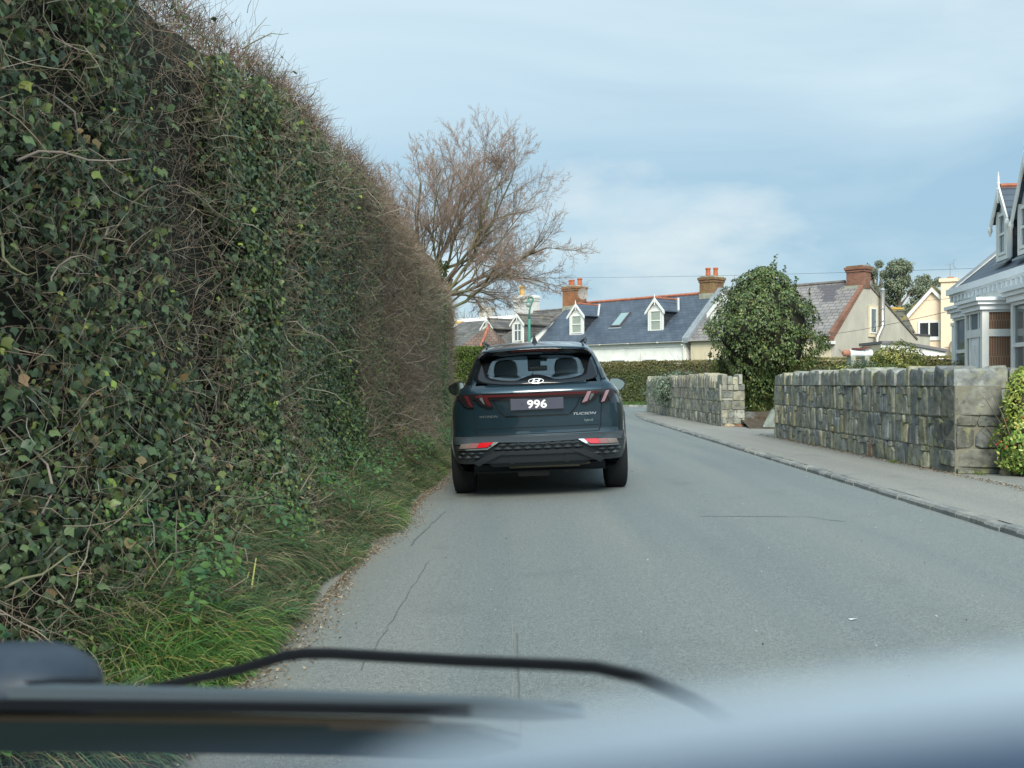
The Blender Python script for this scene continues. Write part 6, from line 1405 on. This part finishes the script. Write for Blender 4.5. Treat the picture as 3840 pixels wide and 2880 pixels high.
    patch('lower_valance', [(-.58, .452), (.56, .452), (.46, .33), (-.46, .33)], -.02, M['cladding_dark'], bump_o, thick=.004)
    for x in (-.27, .27): patch('valance_rib', [(x-.012, .45), (x+.012, .45), (x+.018, .36), (x-.018, .36)], -.012, M['cladding'], bump_o, thick=.02)
    mb = MB().tube([(-.30, .22, .335), (.40, .22, .335)], [.030, .030], 10); mb.tube([(.40, .22, .335), (.50, .24, .34)], .018, 8).build('silencer', mat('dirty_metal', (.17, .15, .11), .45, metal=.7), r, smooth=True)
    MB().tube([(-.7, 1.06, .33), (.7, 1.06, .33)], .06, 8).box(-.22, .10, .5, .9, .20, .27).box(.25, .32, .4, .5, .24, .28).build('rear_axle', mat('underside_metal', (.06, .06, .055), .6, metal=.4), r)
    MB().box(-.66, .66, .35, 4.1, .26, .34).build('underfloor', M['cladding_dark'], r)
    # wheels
    for ay in (1.06, 3.74):
        for sg in (-1, 1):
            wx = sg*.806; w = empty('wheel', (wx, ay, .355), 0); w.parent = r; w.location = (wx, ay, .355)
            prof = [(.215, -.112), (.30, -.117), (.337, -.108), (.352, -.090), (.357, -.05), (.358, 0), (.357, .05), (.352, .090), (.337, .108), (.30, .117), (.215, .112)]
            nn = 40; Vv = [(x_, rr_*math.cos(2*math.pi*k/nn), rr_*math.sin(2*math.pi*k/nn)) for rr_, x_ in prof for k in range(nn)]
            Fc = [(i*nn+k, i*nn+(k+1) % nn, (i+1)*nn+(k+1) % nn, (i+1)*nn+k) for i in range(len(prof)-1) for k in range(nn)]
            MB().add(Vv, Fc).build('tyre', M['tyre'], w, smooth=True)
            mb = MB().tube([(-.10, 0, 0), (.10, 0, 0)], .235, 28)
            for k in range(5):
                a = 2*math.pi*k/5; mb.prism([(math.cos(a+.25)*.06, math.sin(a+.25)*.06), (math.cos(a+.14)*.228, math.sin(a+.14)*.228), (math.cos(a-.14)*.228, math.sin(a-.14)*.228), (math.cos(a-.25)*.06, math.sin(a-.25)*.06)], sg*.10, sg*.118, 'x')
            mb.build('rim', mat('alloy', (.25, .26, .27), .35, metal=.8), w)
            # arch cladding
            Vv = []; q = 20
            for i in range(q+1):
                a = math.pi*(-.06+1.12*i/q)
                for R_, dx in ((.385, .0), (.455, .004), (.455, .016), (.385, .018)):
                    yy = ay+math.cos(a)*R_; zz = .36+math.sin(a)*R_; zz = max(zz, .29); Vv.append((sg*(wside(yy, min(zz, 1.0))+dx-.006), yy, zz))
            Fc = [(i*4+j, i*4+(j+1) % 4, (i+1)*4+(j+1) % 4, (i+1)*4+j) for i in range(q) for j in range(4)]
            MB().add(Vv, Fc).build('wheel_arch', M['cladding'], r, smooth=False)
            MB().box(min(sg*.62, sg*.60), max(sg*.62, sg*.60), ay-.42, ay+.42, .30, .84).build('arch_liner', M['cladding_dark'], r)
    # side glass and windscreen
    def side_glass(y0, y1, name):
        for sg in (-1, 1):
            Vv = []; 
            for i in range(7):
                z = 1.150+(1.435-1.150)*i/6
                for j in range(9):
                    ya = y0+(z-1.15)*.2; yb = min(y1, Ff(z)-.34) if y1 > 3 else y1; y = ya+(yb-ya)*j/8; Vv.append((sg*(wside(y, z)-.003), y, z))
            MB().add(Vv, [(i*9+j, i*9+j+1, (i+1)*9+j+1, (i+1)*9+j) for i in range(6) for j in range(8)]).build(name, M['car_glass'], r, smooth=True)
    side_glass(.97, 2.0, 'side_window'); side_glass(2.03, 3.3, 'side_window')
    Vv = []
    for i in range(7):
        z = 1.150+(1.44-1.150)*i/6
        for j in range(13): x = -.66+1.32*j/12; Vv.append((x*(1-.25*(z-1.15)), Ff(z)-.005-.06*(x/.66)**2, z))
    MB().add(Vv, [(i*13+j, i*13+j+1, (i+1)*13+j+1, (i+1)*13+j) for i in range(6) for j in range(12)]).build('windscreen', M['car_glass'], r, smooth=True)
    # quarter panel trim with sculpted marks
    for sg in (-1, 1):
        mb = MB()
        for z in (1.20, 1.27, 1.34): mb.add([(sg*(wside(.72, z)+.003), .68, z), (sg*(wside(.86, z)+.003), .86, z+.012), (sg*(wside(.80, z)+.003), .78, z+.035)], [(0, 1, 2)])
        mb.build('quarter_trim', M['chrome'], r)
    # cabin
    ins = MB().box(-.66, .66, .62, 3.3, .60, .80); ins.build('cabin_floor', M['lining'], r)
    MB().box(-.60, .60, .40, .95, 1.02, 1.06).build('parcel_shelf', M['lining'], r)
    for name, xs, y, ztop, hd in (('rear_seat', (-.36, .34), 1.35, 1.11, 1.25), ('front_seat', (-.36, .36), 2.25, 1.22, 1.40)):
        for x in xs:
            s = MB(); s.prism([(-.26, 0), (-.28, .35), (-.22, .62), (-.12, .70), (.12, .70), (.22, .62), (.28, .35), (.26, 0)], 0, .14, 'y')
            o = s.build(name, M['seat'], r, bevel=.03, smooth=True); o.location = (x, y, ztop-.66); o.rotation_euler = (rad(10), 0, 0)
            h = MB(); h.prism([(-.13, 0), (-.145, .10), (-.12, .19), (-.06, .215), (.06, .215), (.12, .19), (.145, .10), (.13, 0)], 0, .10, 'y'); hh = h.build('headrest', M['seat'], o, bevel=.025, smooth=True); hh.location = (0, .02, .66+(hd-ztop-.18 if name == 'front_seat' else -.08))
    MB().box(-.68, .68, 2.85, 3.25, .80, 1.06).build('dashboard', M['lining'], r)
    o = MB().box(-.12, .12, 0, .025, 0, .065).build('interior_mirror', M['gloss_black'], r, bevel=.01); o.location = (.02, 2.72, 1.30)
    MB().box(-.10, .06, 2.62, 2.72, 1.36, 1.44).build('mirror_housing', M['lining'], r)
    # hanging air freshener: small blue oval with white rim
    mb = MB(); mb.tube([(-.045, 2.5, 1.262), (-.045, 2.5, 1.34)], .002, 4); mb.build('air_freshener_string', M['plate_white'], r)
    Vv = [(-.045+math.cos(a)*.030, 2.5, 1.215+math.sin(a)*.048) for a in np.linspace(0, 6.2, 20)]; Vw = [(-.045+math.cos(a)*.021, 2.492, 1.215+math.sin(a)*.038) for a in np.linspace(0, 6.2, 20)]
    af = MB().add(Vv+[(x, y+.01, z) for x, y, z in Vv], [tuple(range(20)), tuple(range(20, 40))]+[(i, (i+1) % 20, 20+(i+1) % 20, 20+i) for i in range(20)]).build('air_freshener', M['plate_white'], r)
    MB().add(Vw, [tuple(range(20))]).build('freshener_picture', mat('blue_print', (.03, .22, .45), .5), af)
    # roof rails, fin aerial
    for sg in (-1, 1):
        MB().tube([(sg*.515, .52, 1.540), (sg*.525, .56, 1.578), (sg*.53, .8, 1.592), (sg*.53, 1.8, 1.600), (sg*.51, 2.2, 1.575), (sg*.50, 2.3, 1.54)], [.013, .016, .014, .014, .014, .012], 8).build('roof_rail', M['cladding'], r, smooth=True)
    MB().add([(-.036, .72, 1.555), (.036, .72, 1.555), (.028, .95, 1.575), (-.028, .95, 1.575), (-.010, .80, 1.63), (.010, .80, 1.63), (0, .79, 1.665)], [(0, 1, 5, 4), (1, 2, 5), (2, 3, 4, 5), (3, 0, 4), (4, 5, 6)]).build('fin_aerial', M['gloss_black'], r)
    # door mirrors
    for sg in (-1, 1):
        out = [(.865, 1.095), (.872, 1.225), (.895, 1.245), (.985, 1.24), (1.055, 1.205), (1.082, 1.165), (1.060, 1.115), (1.02, 1.08), (.93, 1.065)]
        dz_ = -.055 if sg > 0 else -.030
        out = [(x+.025, z-.01+dz_) for x, z in out]; cxm = sum(p[0] for p in out)/9; czm = sum(p[1] for p in out)/9; yb = 2.72
        vs = [(sg*x, yb, z) for x, z in out]+[(sg*(cxm+(x-cxm)*.98), yb+.09, czm+(z-czm)*.95) for x, z in out]+[(sg*(cxm+(x-cxm)*.6), yb+.17, czm+(z-czm)*.55) for x, z in out]
        mh = MB().add(vs, [(i, (i+1) % 9, 9+(i+1) % 9, 9+i) for i in range(9)]+[(9+i, 9+(i+1) % 9, 18+(i+1) % 9, 18+i) for i in range(9)]+[tuple(range(18, 27)), tuple(range(9))]).build('door_mirror', M['gloss_black'], r)
        MB().add([(sg*(cxm+(x-cxm)*.86), yb-.004, czm+(z-czm)*.84) for x, z in out], [tuple(range(9))]).build('mirror_glass', M['mirror'], mh)
        MB().tube([(sg*.80, yb+.06, 1.05), (sg*.90, yb+.06, 1.09+dz_*.5)], [.03, .025], 6).build('mirror_stalk', M['gloss_black'], mh)
    for x, y in ((-.86, 4.35), (.5, 4.35)): MB().box(x, x+.36, 4.28, 4.4, .80, .88).build('headlight', M['car_glass'], r)
car()

# ================================================================== THE CAR THE PHOTO WAS TAKEN FROM: wipers and imitated windscreen haze close to the lens
def own_car():
    r = empty('own_car_front', (0, .4, .62), 0, 'blurred dark wipers and pale blue grey dash roll imitating windscreen haze of the foreground car along the bottom edge', 'car parts'); o0 = r.location.copy()
    L = lambda px, py, Y: pt(px, py, Y)-o0
    wm = mat('wiper_black', (.012, .014, .018), .4); bm_ = mat('wiper_grey', (.10, .13, .15), .45); 
    pts = [L(150, 688, .66), L(176, 683, .65), L(241, 669, .62), L(285, 656, .60), L(305, 653.5, .59), L(333, 653.6, .575), L(463, 661, .50), L(560, 665, .44), L(597, 667.5, .42), L(639, 677, .39), L(694, 699, .36), L(760, 735, .33)]
    MB().tube(pts, [.0026, .0028, .0032, .0034, .0034, .0033, .0030, .0028, .0028, .0027, .0027, .0026], 10).build('wiper_arm', wm, r, smooth=True)
    # second wiper: long blade with spoiler, rubber and arm, seen edge on
    def rail(y0, y1, px0, px1, Y0_, Y1_, m, name, rt, depth, dip=0, round_=False):
        """bar filling screen rows y0..y1 at its left end, y0+rt.. at its right; really a long flat bar of metal"""
        N_ = 14; vs = []
        for i in range(N_+1):
            t = i/N_; px = px0+(px1-px0)*t; Y = Y0_+(Y1_-Y0_)*t; s = dip*t*t
            h = (y1-y0)/2*(1 if not round_ else math.sqrt(max(.02, 1-max(0, (t-.86)/.14)**2))); c = (y0+y1)/2+rt*t+s
            a, b = L(px, c-h, Y), L(px, c+h, Y); vs += [a, b, b+Vector((0, depth, .001)), a+Vector((0, depth, -.001))]
        return MB().add(vs, [(i*4+j, i*4+(j+1) % 4, (i+1)*4+(j+1) % 4, (i+1)*4+j) for i in range(N_) for j in range(4)]+[(0, 1, 2, 3), tuple(range(N_*4, N_*4+4))]).build(name, m, r)
    rail(685, 701, -120, 585, .50, .34, bm_, 'blade_spoiler', 10, .010, 12, True)
    rail(699.5, 710, -120, 470, .495, .36, wm, 'blade_rubber', 2, .008, 6)
    rail(711, 722, -120, 430, .505, .37, mat('blade_strip', (.10, .085, .065), .35, metal=.5), 'blade_strip', 4, .006, 6)
    rail(722, 752, -120, 520, .50, .35, mat('wiper_arm_dark', (.016, .026, .028), .3, coat=.5), 'blade_arm', 0, .010, 6, True)
    # rounded pivot cover
    c = L(28, 694, .50); bm = bmesh.new(); bmesh.ops.create_uvsphere(bm, u_segments=32, v_segments=16, radius=1)
    for v in bm.verts: v.co = Vector((v.co.x*.036*(1 if v.co.x > 0 else 2.2), v.co.y*.03, max(v.co.z, -.25)**1 * .0215 if v.co.z > 0 else v.co.z*.008))+c+Vector((0, 0, .004))
    me = bpy.data.meshes.new('pivot_cap'); bm.to_mesh(me); bm.free(); me.shade_smooth(); link('pivot_cap', me, mat('cap_plastic', (.035, .05, .07), .45, noise=.2, nscale=60), r)
    rail(680.5, 686.5, -120, 92, .485, .47, wm, 'cap_edge', 1, .010)
    # dash roll just below the lens, added to imitate pale windscreen haze
    N_ = 26; K_ = 16; vs = []; R_ = .010
    for i in range(N_+1):
        x = -.02+.20*i/N_; crest = H-.0157+.115*x+.0006*math.sin(x*40)-(.25*(x-.045)**2 if x > .045 else 0)-(10.0*x*x if x < 0 else 0); yc = .044
        for j in range(K_):
            a = math.pi*(-.15+1.3*j/(K_-1)); vs.append(Vector((x, yc+math.cos(a)*R_*1.1, crest-R_+math.sin(a)*R_))-o0)
        vs.append(Vector((x, yc+.03, crest-.10))-o0); vs.append(Vector((x, yc-.020, crest-.10))-o0)
    K2 = K_+2; MB().add(vs, [(i*K2+j, i*K2+(j+1) % K2, (i+1)*K2+(j+1) % K2, (i+1)*K2+j) for i in range(N_) for j in range(K2)]+[tuple(range(K2)), tuple(range(N_*K2, N_*K2+K2))]).build('dash_haze_roll', mat('dash_haze_pale', (.72, .80, .84), .7, bump=.1, bscale=300), r, smooth=True)
    MB().tube([Vector((-.03, .028, H-.0172))-o0, Vector((0, .028, H-.0150))-o0, Vector((.0143, .028, H-.0136))-o0, Vector((.06, .028, H-.010))-o0], .0042, 14).build('dash_haze_shade', mat('dash_haze_shade_dark', (.085, .12, .18), .7), r, smooth=True)  # added dark tube; its blur stands in for shade low on the roll
    lm = M['seat']; MB().box(-.78, .72, -1.7, -.78, .80, .86).build('overhead_blocker', lm, r); MB().box(-.78, .72, -.86, -.80, -.4, .8).build('rear_blocker', lm, r)  # unseen panels added above and behind the lens to shade the roll
own_car()
